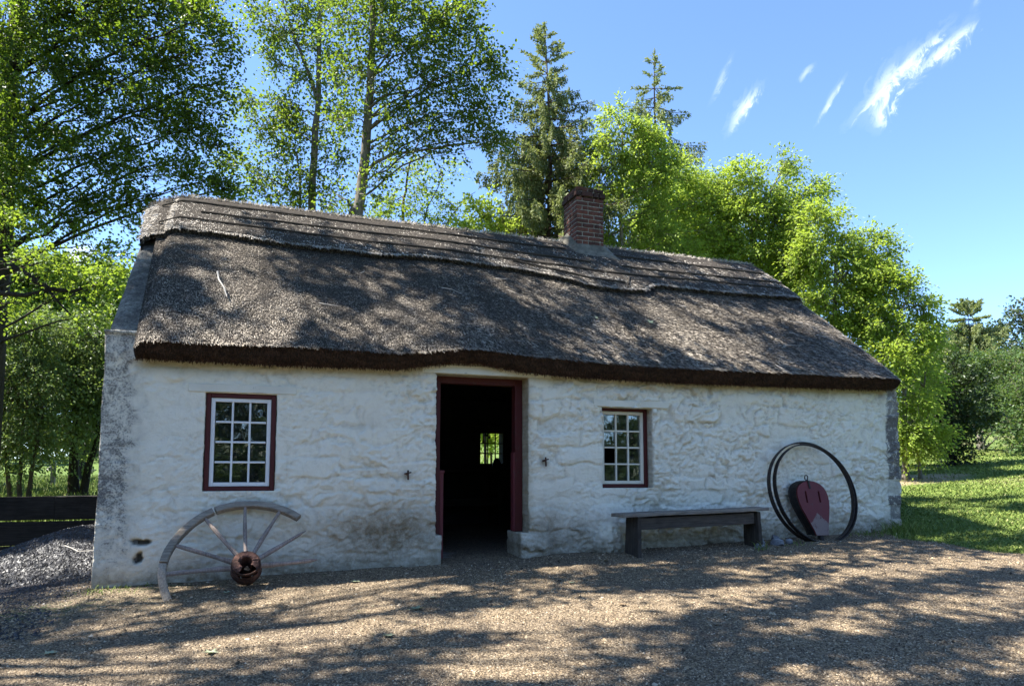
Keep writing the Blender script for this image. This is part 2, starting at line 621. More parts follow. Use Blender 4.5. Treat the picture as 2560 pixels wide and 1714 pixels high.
def m_ground():
    k = Nt('ground_cover')
    v = k.obj()
    gr, coal, bare, path = (k.attr(a) for a in ('grass', 'coal', 'bare', 'moss'))
    vo = k.n('ShaderNodeTexVoronoi', {'Vector': v, 'Scale': 75.0, 'Randomness': 1.0})
    cellc = k.n('ShaderNodeSeparateColor', {0: vo.outputs['Color']}).outputs[0]
    n1 = k.noise(v, 1.3, 5, 0.6)
    n2 = k.noise(v, 14.0, 5, 0.7)
    stone = k.ramp(cellc, [(0.0, (0.060, 0.042, 0.027)), (0.4, (0.19, 0.138, 0.084)), (0.75, (0.33, 0.248, 0.155)), (1.0, (0.46, 0.37, 0.255))])
    stone = k.mix(k.ramp(n1, [(0.38, (0, 0, 0)), (0.68, (0.55, 0.55, 0.55))]), stone, (0.115, 0.09, 0.068))
    edge = k.ramp(vo.outputs['Distance'], [(0.35, (0, 0, 0)), (0.75, (1, 1, 1))])
    stone = k.mix(k.math('MULTIPLY', edge, 0.55), stone, (0.055, 0.045, 0.036))
    coalc = k.ramp(cellc, [(0.0, (0.016, 0.015, 0.017)), (0.7, (0.05, 0.047, 0.052)), (1.0, (0.13, 0.12, 0.125))])
    stone = k.mix(k.math('MULTIPLY', coal, k.math('ADD', 0.35, n2), True), stone, coalc)
    soil = k.mix(n2, (0.20, 0.15, 0.09), (0.44, 0.34, 0.21))
    grass = k.ramp(n2, [(0.3, (0.055, 0.085, 0.016)), (0.55, (0.11, 0.165, 0.032)), (0.8, (0.18, 0.22, 0.055))])
    c = k.mix(bare, k.mix(gr, stone, grass), soil)
    c = k.mix(k.math('MULTIPLY', path, k.ramp(n2, [(0.45, (0, 0, 0)), (0.6, (1, 1, 1))])), c, (0.055, 0.085, 0.025))
    hgt = k.math('SUBTRACT', 1.0, vo.outputs['Distance'])
    hb = k.math('ADD', k.math('MULTIPLY', hgt, 1.0), k.math('MULTIPLY', n2, 0.4))
    return k.done(c, 0.9, k.bump(hb, 0.9, 0.014), 0.2)


def m_bark(name, lo, hi, scale=1.0):
    k = Nt(name)
    n = k.noise(k.obj((9 * scale, 9 * scale, 2.2 * scale)), 3.0, 6, 0.7, 0.4)
    n2 = k.noise(k.obj(), 2.0, 3)
    f = k.math('ADD', k.math('MULTIPLY', n, 0.65), k.math('MULTIPLY', n2, 0.35))
    return k.done(k.ramp(f, [(0.36, lo), (0.64, hi)]), 0.92, k.bump(n, 0.6, 0.02), 0.2)


M = dict(
    wash=m_whitewash(), render=m_render(), soot=m_soot(), thatch=m_thatch(), brick=m_brick(), mortar=m_mortar(),
    cement=m_cement('cement', (0.085, 0.077, 0.062), (0.20, 0.182, 0.147)), earth=m_cement('trodden_earth', (0.10, 0.085, 0.07), (0.28, 0.245, 0.205)), glass=m_glass(), ground=m_ground(),
    reed=m_reed('reed_ends', [(0, (0.026, 0.022, 0.018)), (0.38, (0.125, 0.106, 0.086)), (0.68, (0.41, 0.355, 0.29)), (1, (0.72, 0.64, 0.53))]),
    straw=m_reed('weathered_straw', [(0, (0.05, 0.044, 0.038)), (0.35, (0.22, 0.195, 0.165)), (0.65, (0.48, 0.43, 0.37)), (1, (0.72, 0.66, 0.58))]),
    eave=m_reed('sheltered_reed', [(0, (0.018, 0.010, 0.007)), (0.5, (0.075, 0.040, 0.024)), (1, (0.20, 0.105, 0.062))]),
    red=paint_mat('red_paint', (0.080, 0.014, 0.013), (0.07, 0.045, 0.035), 0.58),
    red2=paint_mat('faded_red_paint', (0.150, 0.030, 0.034), (0.10, 0.06, 0.055), 0.57, 0.55),
    white=paint_mat('white_paint', (0.80, 0.79, 0.76), (0.42, 0.39, 0.34), 0.66),
    dwhite=paint_mat('dull_white_paint', (0.76, 0.71, 0.58), (0.34, 0.31, 0.26), 0.60),
    greywood=wood_mat('silver_weathered_wood', (0.085, 0.068, 0.052), (0.40, 0.34, 0.27), 'x'),
    greywood_z=wood_mat('silver_weathered_wood_upright', (0.095, 0.080, 0.062), (0.42, 0.36, 0.29), 'z'),
    pinkwood=wood_mat('pinkish_weathered_wood', (0.11, 0.085, 0.070), (0.40, 0.325, 0.28), 'z'),
    dark=wood_mat('dark_weathered_wood', (0.025, 0.021, 0.017), (0.135, 0.115, 0.095), 'x'),
    dark_z=wood_mat('dark_weathered_wood_upright', (0.020, 0.0165, 0.013), (0.095, 0.080, 0.066), 'z'),
    fence=wood_mat('tarred_board', (0.010, 0.009, 0.008), (0.045, 0.040, 0.034), 'x'),
    inwood=wood_mat('sooty_wood', (0.02, 0.017, 0.014), (0.07, 0.06, 0.05), 'x'),
    iron=m_iron('rusty_iron', (0.016, 0.013, 0.012), (0.055, 0.038, 0.030), 0.6),
    rust=m_iron('rust', (0.035, 0.018, 0.012), (0.11, 0.05, 0.03), 0.8),
    hub=m_iron('rusted_hub', (0.055, 0.030, 0.023), (0.17, 0.085, 0.065), 0.9),
    leather=m_iron('black_leather', (0.012, 0.011, 0.011), (0.035, 0.03, 0.028), 0.55),
    coal=m_reed('coal', [(0, (0.008, 0.008, 0.010)), (0.7, (0.024, 0.023, 0.026)), (1, (0.065, 0.062, 0.066))]),
    pebble=m_reed('gravel_stones', [(0, (0.035, 0.026, 0.018)), (0.3, (0.15, 0.109, 0.067)), (0.65, (0.32, 0.238, 0.146)), (0.92, (0.44, 0.34, 0.225)), (1, (0.52, 0.44, 0.325))]),
    stone=m_cement('grey_stone', (0.09, 0.09, 0.10), (0.32, 0.32, 0.33)),
    worn=paint_mat('worn_bare_board', (0.23, 0.165, 0.145), (0.13, 0.05, 0.048), 0.52),
    slot=m_iron('near_black', (0.008, 0.007, 0.007), (0.018, 0.014, 0.013), 0.9),  # plain near-black tone, used on the broken hub core
    blade=m_reed('grass_blades', [(0, (0.075, 0.110, 0.020)), (0.5, (0.155, 0.215, 0.042)), (0.8, (0.24, 0.28, 0.070)), (1, (0.42, 0.38, 0.18))]),
    bark_pale=m_bark('pale_bark', (0.085, 0.075, 0.060), (0.30, 0.27, 0.22)),
    bark_dark=m_bark('dark_bark', (0.014, 0.012, 0.010), (0.060, 0.050, 0.040)),
    bark_brown=m_bark('brown_bark', (0.04, 0.03, 0.022), (0.15, 0.11, 0.08)),
)
M['coal'].node_tree.nodes['Principled BSDF'].inputs['Roughness'].default_value = 0.5
M['coal'].node_tree.nodes['Principled BSDF'].inputs['Specular IOR Level'].default_value = 0.4


# ------------------------------------------------------------------ terrain
def terrain(X, Y):
    X, Y = np.asarray(X, float), np.asarray(Y, float)
    z = 0.012 + 0.032 * np.clip(X, -9, 7) + 0.075 * np.clip(Y, -13, 0)
    s = np.maximum(0.9 * (X - 6.6) + 0.45 * np.clip(Y, -6, 200), 0)
    s = np.where(X < 6.6, np.maximum(0.9 * (X - 6.6) + 0.45 * np.clip(Y - 3.0, 0, 200), 0), s)
    z = z + 0.085 * np.minimum(s, 90) + 0.05 * np.maximum(s - 40, 0) * (s < 400)
    lf = sstep(-3.2, -4.4, X)
    z = z + sstep(3.62, 3.9, Y) * 0.46 * lf + 0.030 * np.clip(Y - 4, 0, 70) * sstep(7, -4, X)
    # coal yard by the gable: a little lower
    z = z - 0.06 * sstep(-3.9, -5.2, X) * sstep(-0.8, 0.6, Y) * sstep(3.7, 3.5, Y)
    return z


def tz(X, Y):
    return float(terrain(np.array([X]), np.array([Y]))[0])


def lawn_mask(X, Y):
    edge = 6.05 + 0.25 * np.sin(Y * 1.7) + 0.10 * np.sin(Y * 5.1 + 1) + np.where(Y < -1.2, (-1.2 - Y) * 0.10, 0)
    return sstep(-0.12, 0.12, X - edge + 0.25 * (fbm(X * 3, Y * 3, 3, 5) - 0.5))


def build_ground():
    def graded(lo, a, b, hi, fine, grow=1.16):
        out = list(np.arange(a, b + 1e-6, fine))
        s, x = fine, a
        left = []
        while x > lo:
            s = min(s * grow, 40)
            x -= s
            left.append(x)
        s, x = fine, out[-1]
        right = []
        while x < hi:
            s = min(s * grow, 40)
            x += s
            right.append(x)
        return np.array(left[::-1] + out + right)
    xs = graded(-420, -8.0, 9.5, 420, 0.06)
    ys = graded(-420, -6.2, 4.2, 420, 0.06)
    X, Y = np.meshgrid(xs, ys, indexing='ij')
    Z = terrain(X, Y)
    near = sstep(16, 9, np.hypot(X, Y))
    Z = Z + near * (0.05 * (fbm(X * 0.9, Y * 0.9, 3, 3) - 0.5) + 0.018 * (fbm(X * 6, Y * 6, 3, 8) - 0.5))
    # worn hollow running out of the doorway
    Z = Z - 0.02 * np.exp(-(((X - 0.0) / 0.6) ** 2 + ((Y + 0.25) / 0.5) ** 2))
    grass = np.maximum(lawn_mask(X, Y), sstep(3.6, 3.8, Y) * (1 - sstep(-4.2, -3.4, X) * sstep(6.0, 5.6, Y)))
    grass = np.maximum(grass, sstep(-11, -14, X))
    grass = np.where((Y < -14), 1.0, grass)
    coal = sstep(-3.7, -4.6, X + 0.5 * (fbm(X * 1.5, Y * 1.5, 3, 11) - 0.5)) * sstep(-1.7, -0.2, Y + 0.9 * (fbm(X * 2, Y * 2, 3, 12) - 0.5)) * sstep(3.8, 3.5, Y)
    # bare bank under the maples
    d = np.hypot((X - 12.0) / 2.3, (Y - 5.2) / 1.2)
    bare = sstep(1.15, 0.55, d + 0.5 * (fbm(X * 2, Y * 2, 3, 21) - 0.5)) * 0.9
    bare = np.maximum(bare, 0.45 * sstep(0.62, 0.72, fbm(X * 0.6, Y * 0.6, 3, 31)) * sstep(9, 12, X))
    moss = np.exp(-(((X + 4.3) / 0.9) ** 2 + ((Y + 0.75) / 0.35) ** 2)) * 0.9
    moss = np.maximum(moss, np.exp(-(((X + 3.3) / 0.6) ** 2 + ((Y + 0.15) / 0.16) ** 2)) * 0.7)
    nx, ny = X.shape
    i, j = np.meshgrid(np.arange(nx - 1), np.arange(ny - 1), indexing='ij')
    Q = np.stack([i * ny + j, (i + 1) * ny + j, (i + 1) * ny + j + 1, i * ny + j + 1], -1).reshape(-1, 4)
    g = mesh_obj('ground', np.stack([X, Y, Z], -1).reshape(-1, 3), [Q], M['ground'], None, True,
                 dict(grass=grass.ravel(), coal=coal.ravel(), bare=bare.ravel(), moss=moss.ravel()))
    g['kind'] = 'structure'

    # loose gravel: low stones lying in the yard
    rs = np.random.RandomState(4)
    N = 190000
    t = rs.rand(N) ** 1.5
    yy = -5.2 + t * 5.6
    xx = rs.uniform(-7.0, 9.0, N)
    ok = (lawn_mask(xx, yy) < 0.5) & ~((yy > -0.04) & (xx > -3.9) & (xx < 6.5)) & (fbm(xx * 1.1, yy * 1.1, 3, 77) > rs.uniform(0.05, 0.5, N))
    xx, yy = xx[ok], yy[ok]
    stones(xx, yy, rs, 'gravel', 0.0045, 0.0105, M['pebble'], 0.0)
    n = 2600
    xx, yy = rs.uniform(-6.5, 7.5, n), -0.05 - 5.2 * rs.rand(n) ** 1.2
    ok = lawn_mask(xx, yy) < 0.4
    stones(xx[ok], yy[ok], rs, 'gravel', 0.010, 0.024, M['pebble'], 0.0)


def ground_z(X, Y):
    Z = terrain(X, Y)
    near = sstep(16, 9, np.hypot(X, Y))
    Z = Z + near * (0.05 * (fbm(X * 0.9, Y * 0.9, 3, 3) - 0.5) + 0.018 * (fbm(X * 6, Y * 6, 3, 8) - 0.5))
    return Z - 0.02 * np.exp(-(((X - 0.0) / 0.6) ** 2 + ((Y + 0.25) / 0.5) ** 2))


def stones(xx, yy, rs, name, r0, r1, mat, dz, zz=None, kind='stuff'):
    n = len(xx)
    zz = ground_z(xx, yy) if zz is None else zz
    r = r0 + (r1 - r0) * rs.rand(n) ** 2.2
    a0 = rs.uniform(0, 6.28, n)
    K = 5
    ang = a0[:, None] + np.arange(K)[None] * 2 * np.pi / K + rs.uniform(-0.3, 0.3, (n, K))
    rr = r[:, None] * rs.uniform(0.7, 1.25, (n, K))
    V = np.zeros((n, K + 1, 3))
    V[:, :K, 0] = xx[:, None] + rr * np.cos(ang)
    V[:, :K, 1] = yy[:, None] + rr * np.sin(ang)
    V[:, :K, 2] = zz[:, None] - 0.15 * r[:, None] + dz + rs.uniform(-0.1, 0.35, (n, K)) * r[:, None]
    V[:, K, 0] = xx + rs.uniform(-0.35, 0.35, n) * r
    V[:, K, 1] = yy + rs.uniform(-0.35, 0.35, n) * r
    V[:, K, 2] = zz + dz + r * rs.uniform(0.5, 1.1, n)
    b = np.arange(n)[:, None] * (K + 1)
    T = np.stack([np.stack([b[:, 0] + i, b[:, 0] + (i + 1) % K, b[:, 0] + K], -1) for i in range(K)], 1).reshape(-1, 3)
    o = mesh_obj(name, V.reshape(-1, 3), [T], mat, None, False, dict(rnd=np.repeat(rs.rand(n) ** 1.1, K + 1)))
    if kind:
        o['kind'] = kind
    return o


build_ground()


# ------------------------------------------------------------------ the cottage
HOUSE = empty('cottage', (1.3, 2.85, 0.0))
thing(HOUSE, 'long low whitewashed stone cottage with a thatched roof and dark open doorway', 'cottage')

X0, X1, DEPTH = -3.85, 6.40, 5.7
OPEN = [  # x0, x1, z0, z1, reveal depth
    (-2.914, -2.229, 0.812, 1.817), (-0.50, 0.615, 0.305, 2.13), (1.600, 2.295, 0.819, 1.815), (-0.43, 0.512, -0.6, 0.305)]


def wall_relief(X, Z):
    """outward relief of the limewashed rubble, metres"""
    wx = X + 0.17 * (fbm(X * 3.6, Z * 3.6, 4, 41) - 0.5)
    wz = Z + 0.17 * (fbm(X * 2.6, Z * 3.6, 4, 42) - 0.5)
    smooth_left = 1 - 0.35 * sstep(-2.9, -3.7, X) - 0.42 * sstep(0.6, -1.8, X)
    # rough courses of stone, each block with its own set-back and tilt
    rs = np.random.RandomState(51)
    zb = np.concatenate([[-0.6], -0.6 + np.cumsum(rs.uniform(0.13, 0.27, 24))])
    row = np.clip(np.searchsorted(zb, wz) - 1, 0, len(zb) - 2)
    h = np.zeros_like(X)
    for r in range(len(zb) - 1):
        m = row == r
        if not m.any():
            continue
        xb = np.concatenate([[-4.6], -4.6 + np.cumsum(rs.choice([0.22, 0.30, 0.38, 0.48, 0.62], 60) * rs.uniform(0.8, 1.2, 60))])
        k = np.clip(np.searchsorted(xb, wx[m]) - 1, 0, 59)
        l, rr = xb[k], xb[k + 1]
        dx = np.minimum(wx[m] - l, rr - wx[m])
        dz = np.minimum(wz[m] - zb[r], zb[r + 1] - wz[m])
        off, ta, tb, jn = rs.uniform(-0.016, 0.016, 61), rs.normal(0, 0.030, 61), rs.normal(0, 0.060, 61), rs.uniform(0.3, 1.0, 61)
        e = sstep(0.0, 0.030, dx) * sstep(0.0, 0.026, dz)
        pill = np.sqrt(np.clip(np.minimum(dx, 0.10) / 0.10, 0, 1) * np.clip(np.minimum(dz, 0.07) / 0.07, 0, 1) + 1e-9)
        h[m] = (off[k] + ta[k] * (wx[m] - (l + rr) / 2) + tb[k] * (wz[m] - (zb[r] + zb[r + 1]) / 2) + 0.010 * jn[k]) * e + 0.010 * pill * jn[k]
    g1, g2, gid, px, py = voronoi(wx * 8.5 + 3 * (fbm(X * 4, Z * 4, 2, 44) - 0.5), wz * 10 + 3 * (fbm(X * 4, Z * 4, 2, 45) - 0.5), 61)
    patch = sstep(0.42, 0.62, fbm(X * 1.4, Z * 1.4, 3, 46))
    h = h + patch * (np.sin(gid * 77) * px * 0.034 + np.cos(gid * 33) * py * 0.046 + (gid - 0.5) * 0.014) * sstep(0, 0.12, g2 - g1)
    rid = 1 - np.abs(2 * fbm(X * 6 + 2.0 * fbm(X * 3, Z * 3, 2, 47), Z * 9, 4, 48) - 1)
    h = h + 0.005 * sstep(0.86, 0.99, rid)
    qx, qz = X + 0.05 * (fbm(X * 9, Z * 9, 2, 141) - 0.5), Z + 0.05 * (fbm(X * 9, Z * 9, 2, 142) - 0.5)
    rid2 = 1 - np.abs(2 * fbm(qx * 13, qz * 19, 3, 49) - 1)
    wr = sstep(0.30, 0.62, fbm(X * 2.2, Z * 2.6, 3, 143))
    h = h + (0.003 + 0.010 * wr) * sstep(0.62, 1.0, rid2)
    k1, k2, kid, kx, kz = voronoi(qx * 17, qz * 21, 145)
    h = h + wr * (np.sin(kid * 61) * kx * 0.018 + np.cos(kid * 43) * kz * 0.026) * sstep(0, 0.15, k2 - k1)
    h = h + 0.028 * (fbm(X * 0.8, Z * 1.2, 3, 50) - 0.5)
    return h * smooth_left


def eave_interp(X, k):
    xs = [-3.9, -3.54, -2.2, -0.95, -0.3, 0.0, 0.45, 1.0, 2.6, 4.5, 6.22]
    up = [2.225, 2.235, 2.265, 2.265, 2.350, 2.358, 2.330, 2.300, 2.285, 2.305, 2.325]
    lo = [2.120, 2.120, 2.122, 2.142, 2.252, 2.250, 2.190, 2.156, 2.148, 2.172, 2.205]
    return np.interp(X, xs, up if k == 'up' else lo)


def build_front_wall():
    st = 0.0135

    def lines(lo, hi, marks):
        marks = sorted(set([lo, hi] + [m for m in marks if lo < m < hi]))
        out = [lo]
        for a, b in zip(marks[:-1], marks[1:]):
            n = max(1, int(round((b - a) / st)))
            out += list(np.linspace(a, b, n + 1)[1:])
        return np.array(out)
    xs = lines(X0, X1, [v for o in OPEN for v in o[:2]] + [-3.50])
    zs = lines(-0.42, 2.40, [v for o in OPEN for v in o[2:]] + [2.27])
    X, Z = np.meshgrid(xs, zs, indexing='ij')
    H = wall_relief(X, Z)
    # keep openings and corners from gaping: fade relief right at timber edges
    # stones at the foot of the door jambs bulge forward, and a limewashed boulder by the bench
    for (cx, cz, rx, rz, a) in ((-0.66, 0.05, 0.24, 0.27, 0.07), (0.70, 0.10, 0.20, 0.21, 0.06), (1.66, 0.16, 0.20, 0.24, 0.16), (2.6, 0.0, 0.6, 0.16, 0.05), (5.4, 0.15, 0.5, 0.2, 0.04)):
        q = ((X - cx) / rx) ** 2 + ((Z - cz) / rz) ** 2
        H = H + a * np.sqrt(np.clip(1 - q, 0, 1))
    # small broken hole low at the left corner
    hole = 1.2 * np.exp(-(((X + 3.47) / 0.050) ** 2 + ((Z - 0.175) / 0.060) ** 2)) + 0.95 * np.exp(-(((X + 3.47) / 0.12) ** 2 + ((Z - 0.320) / 0.035) ** 2))
    hole = np.clip(hole * (0.15 + 1.7 * fbm(X * 16, Z * 16, 3, 71)), 0, 1)
    hole = sstep(0.35, 0.75, hole)
    H = H - 0.07 * hole
    # kneeler: the top of the corner steps out a touch
    H = H + 0.03 * sstep(2.36, 2.38, Z) * sstep(-3.44, -3.5, X)
    # edges of the wobbly openings: shift grid sideways a little
    wob = np.zeros_like(X)
    for (a, b, c, d) in OPEN:
        for ex, sg in ((a, -1), (b, 1)):
            wob += sg * np.exp(-((X - ex) / 0.05) ** 2) * ((Z > c - 0.02) & (Z < d + 0.02)) * (0.004 + 0.022 * np.abs(fbm(X * 0 + ex * 3, Z * 7, 3, 81) - 0.5))
    lean = 0.02 * sstep(1.2, -0.4, Z) * sstep(X0 + 0.3, X0, X) + 0.02 * (fbm(X * 0 + 5, Z * 2.5, 3, 83) - 0.5) * (sstep(X0 + 0.25, X0, X) + sstep(X1 - 0.25, X1, X))
    Xd = X + wob - lean
    dirt = np.zeros_like(X)
    for (cx, cz, rx, rz, a) in ((-1.00, 0.32, 0.95, 0.40, 1.15), (-0.75, 0.30, 0.30, 0.30, 0.9), (0.85, 0.28, 0.36, 0.36, 1.0), (1.2, 0.25, 0.4, 0.28, 0.85), (-2.5, 0.25, 0.6, 0.30, 0.30),
                                (4.9, 0.45, 0.5, 0.22, 0.25), (3.2, 0.1, 0.9, 0.16, 0.5), (2.25, 0.72, 0.5, 0.10, 0.2), (-2.4, 0.72, 0.6, 0.10, 0.25), (2.42, 0.27, 0.10, 0.2, 0.8), (5.15, 0.42, 0.14, 0.14, 0.55)):
        dirt = np.maximum(dirt, a * np.exp(-(((X - cx) / rx) ** 2 + ((Z - cz) / rz) ** 2) * 1.2))
    gz_ = terrain(X, np.zeros_like(X))
    dirt = np.maximum(dirt, 0.95 * sstep(0.36, 0.03, Z - gz_ + 0.25 * (fbm(X * 2, Z * 2, 3, 91) - 0.5)))
    # browner in the joints and hollows, for contrast in the relief
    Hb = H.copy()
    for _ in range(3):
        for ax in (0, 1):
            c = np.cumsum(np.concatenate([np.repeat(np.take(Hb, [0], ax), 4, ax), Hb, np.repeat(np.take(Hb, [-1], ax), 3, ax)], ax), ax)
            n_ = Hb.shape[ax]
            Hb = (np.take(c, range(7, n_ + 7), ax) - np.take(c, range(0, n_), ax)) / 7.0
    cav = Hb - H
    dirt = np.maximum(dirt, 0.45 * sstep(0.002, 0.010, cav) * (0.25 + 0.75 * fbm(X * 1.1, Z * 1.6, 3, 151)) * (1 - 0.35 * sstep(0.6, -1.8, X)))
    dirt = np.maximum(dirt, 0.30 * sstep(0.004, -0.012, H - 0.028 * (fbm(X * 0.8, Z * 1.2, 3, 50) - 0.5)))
    for hx, hz in ((-0.836, 0.985), (0.807, 1.143)):
        dirt = np.maximum(dirt, 0.9 * np.exp(-(((X - hx) / 0.05) ** 2 + ((Z - hz + 0.02) / 0.06) ** 2)))
    lich = sstep(-3.40, -3.66, X + 0.18 * (fbm(X * 3, Z * 3, 3, 92) - 0.5)) * (0.55 + 0.45 * sstep(0.1, 0.9, Z)) * (0.65 + 0.8 * fbm(X * 4, Z * 1.6, 3, 93))
    lich = np.maximum(lich, 0.55 * np.exp(-(((X - 1.0) / 0.4) ** 2 + ((Z - 0.2) / 0.25) ** 2)))
    lich = np.maximum(lich, 0.30 * sstep(5.9, 6.3, X))
    yel = sstep(0.17, 0.02, eave_interp(X, 'lo') - Z + 0.09 * (fbm(X * 3, Z * 3, 3, 94) - 0.5)) * sstep(-3.62, -3.5, X)
    yel = np.maximum(yel, 0.5 * np.exp(-(((X - 0.62) / 0.06) ** 2)) * (Z < 2.1) * (Z > 0.3))
    blk = hsh(np.floor((Z + 0.1) * 3.1).astype(int), np.zeros(X.shape, int), seed=9)
    raw = sstep(6.17, 6.20, X + 0.05 * (blk - 0.5)) * np.where((Z > 0.92) | ((Z > 0.35) & (Z < 0.68)), 0.95, 0.25) * (0.7 + 0.5 * blk)
    keep = np.ones((len(xs) - 1, len(zs) - 1), bool)
    xm, zm = (xs[:-1] + xs[1:]) / 2, (zs[:-1] + zs[1:]) / 2
    for (a, b, c, d) in OPEN:
        keep &= ~((xm[:, None] > a) & (xm[:, None] < b) & (zm[None] > c) & (zm[None] < d))
    keep &= ~((xm[:, None] > -3.50) & (zm[None] > 2.27))
    nz = len(zs)
    i, j = np.nonzero(keep)
    Q = np.stack([i * nz + j, (i + 1) * nz + j, (i + 1) * nz + j + 1, i * nz + j + 1], -1)
    V = np.stack([Xd, -H, Z], -1).reshape(-1, 3)
    A = dict(dirt=dirt.ravel(), lichen=lich.ravel(), yellow=yel.ravel(), raw=raw.ravel(), hole=hole.ravel())
    # returns into every opening: boundary edges swept back
    ed = np.concatenate([Q[:, [0, 1]], Q[:, [1, 2]], Q[:, [2, 3]], Q[:, [3, 0]]])
    key = np.sort(ed, 1)
    uq, inv, cnt = np.unique(key[:, 0].astype(np.int64) * 10000000 + key[:, 1], return_inverse=True, return_counts=True)
    be = ed[cnt[inv] == 1]
    bv = np.unique(be)
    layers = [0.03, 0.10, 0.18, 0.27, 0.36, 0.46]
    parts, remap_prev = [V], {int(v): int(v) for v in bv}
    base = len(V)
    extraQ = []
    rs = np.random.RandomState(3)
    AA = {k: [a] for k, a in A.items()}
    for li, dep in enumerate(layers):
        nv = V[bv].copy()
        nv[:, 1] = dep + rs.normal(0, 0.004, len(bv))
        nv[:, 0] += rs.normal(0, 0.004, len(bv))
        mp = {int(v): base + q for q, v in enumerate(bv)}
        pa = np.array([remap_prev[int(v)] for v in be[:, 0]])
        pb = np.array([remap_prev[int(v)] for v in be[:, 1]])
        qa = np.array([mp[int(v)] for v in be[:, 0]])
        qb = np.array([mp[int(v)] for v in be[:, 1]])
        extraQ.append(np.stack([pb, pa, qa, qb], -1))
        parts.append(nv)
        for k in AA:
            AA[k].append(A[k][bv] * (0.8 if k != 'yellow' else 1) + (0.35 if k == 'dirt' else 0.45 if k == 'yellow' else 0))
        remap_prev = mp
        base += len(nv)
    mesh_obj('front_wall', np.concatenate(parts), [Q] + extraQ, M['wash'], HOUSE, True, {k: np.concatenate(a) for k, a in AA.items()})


build_front_wall()


def grid_wall(name, fn, nu, nv, mat, parent=HOUSE, attrs=None, smooth=True):
    u, v = np.meshgrid(np.linspace(0, 1, nu), np.linspace(0, 1, nv), indexing='ij')
    V = fn(u, v).reshape(-1, 3)
    i, j = np.meshgrid(np.arange(nu - 1), np.arange(nv - 1), indexing='ij')
    Q = np.stack([i * nv + j, (i + 1) * nv + j, (i + 1) * nv + j + 1, i * nv + j + 1], -1).reshape(-1, 4)
    return V, Q


# roof reference: flat slopes from the eave to the ridge
RY, RZ, EY = 2.85, 4.77, -0.27


def build_gable(xa, xb, drop, name, inside):
    """gable wall with its sloping top, between x = xa and xb"""
    prof = [(0.04, -0.42), (0.04, 2.36), (0.10, 2.40 - drop * 0.3), (RY, 4.66 - drop), (DEPTH - 0.10, 2.40 - drop * 0.3), (DEPTH, 2.36), (DEPTH, -0.42)]
    P_, = [prof]
    mb = MB()
    pts = []
    for a, b in zip(P_[:-1], P_[1:]):
        n = max(2, int(np.hypot(b[0] - a[0], b[1] - a[1]) / 0.05))
        for t in np.linspace(0, 1, n, endpoint=False):
            pts.append((a[0] + (b[0] - a[0]) * t, a[1] + (b[1] - a[1]) * t))
    pts.append(P_[-1])
    pts = np.array(pts)
    xs = np.linspace(xa, xb, 8)
    Yg, Xg = np.meshgrid(pts[:, 0], xs, indexing='ij')
    Zg = np.repeat(pts[:, 1][:, None], len(xs), 1)
    dn = 0.05 * (fbm(Xg * 5 + 9, (Yg + Zg) * 3.0, 4, 101) - 0.5)
    rnd_ = 0.05 * (np.abs((Xg - (xa + xb) / 2) / ((xb - xa) / 2)) ** 4)
    V = np.stack([Xg, Yg + np.where(Yg < 0.06, dn * 0.5, 0), Zg + np.where(Yg > 0.06, dn - rnd_, 0)], -1).reshape(-1, 3)
    ny, nx = Yg.shape
    i, j = np.meshgrid(np.arange(ny - 1), np.arange(nx - 1), indexing='ij')
    Q = np.stack([i * nx + j, (i + 1) * nx + j, (i + 1) * nx + j + 1, i * nx + j + 1], -1).reshape(-1, 4)
    mb.add(V, Q)
    for side, x in ((0, xa), (nx - 1, xb)):          # the two flat sides: strips from front to back
        m = ny // 2
        idx = np.arange(ny) * nx + side
        for q in range(m):
            a, b, c, d = idx[q], idx[q + 1], idx[ny - 2 - q], idx[ny - 1 - q]
            if len({a, b, c, d}) == 4:
                mb.Q.append(np.array([[a, b, c, d] if side == 0 else [d, c, b, a]]))
    mb.build(name, M['render'], HOUSE, False)


build_gable(-3.85, -3.49, 0.06, 'gable_wall', 1)
build_gable(6.06, 6.395, 0.30, 'gable_wall', 1)

# rear wall with its small window, inner skins, floor, loft boards
BW = (1.66, 2.20, 1.17, 1.83)


def rect_wall(name, y, holes, mat, x0, x1, z0, z1, thick):
    xs = sorted({x0, x1, *[h[0] for h in holes], *[h[1] for h in holes]})
    zs = sorted({z0, z1, *[h[2] for h in holes], *[h[3] for h in holes]})
    mb = MB()
    for a, b in zip(xs[:-1], xs[1:]):
        for c, d in zip(zs[:-1], zs[1:]):
            xm, zm = (a + b) / 2, (c + d) / 2
            if any(h[0] < xm < h[1] and h[2] < zm < h[3] for h in holes):
                continue
            V, Q = slab(((a + b) / 2, y, (c + d) / 2), (b - a - 0.001, thick, d - c - 0.001), bevel=0.001)
            mb.add(V, Q)
    return mb.build(name, mat, HOUSE)


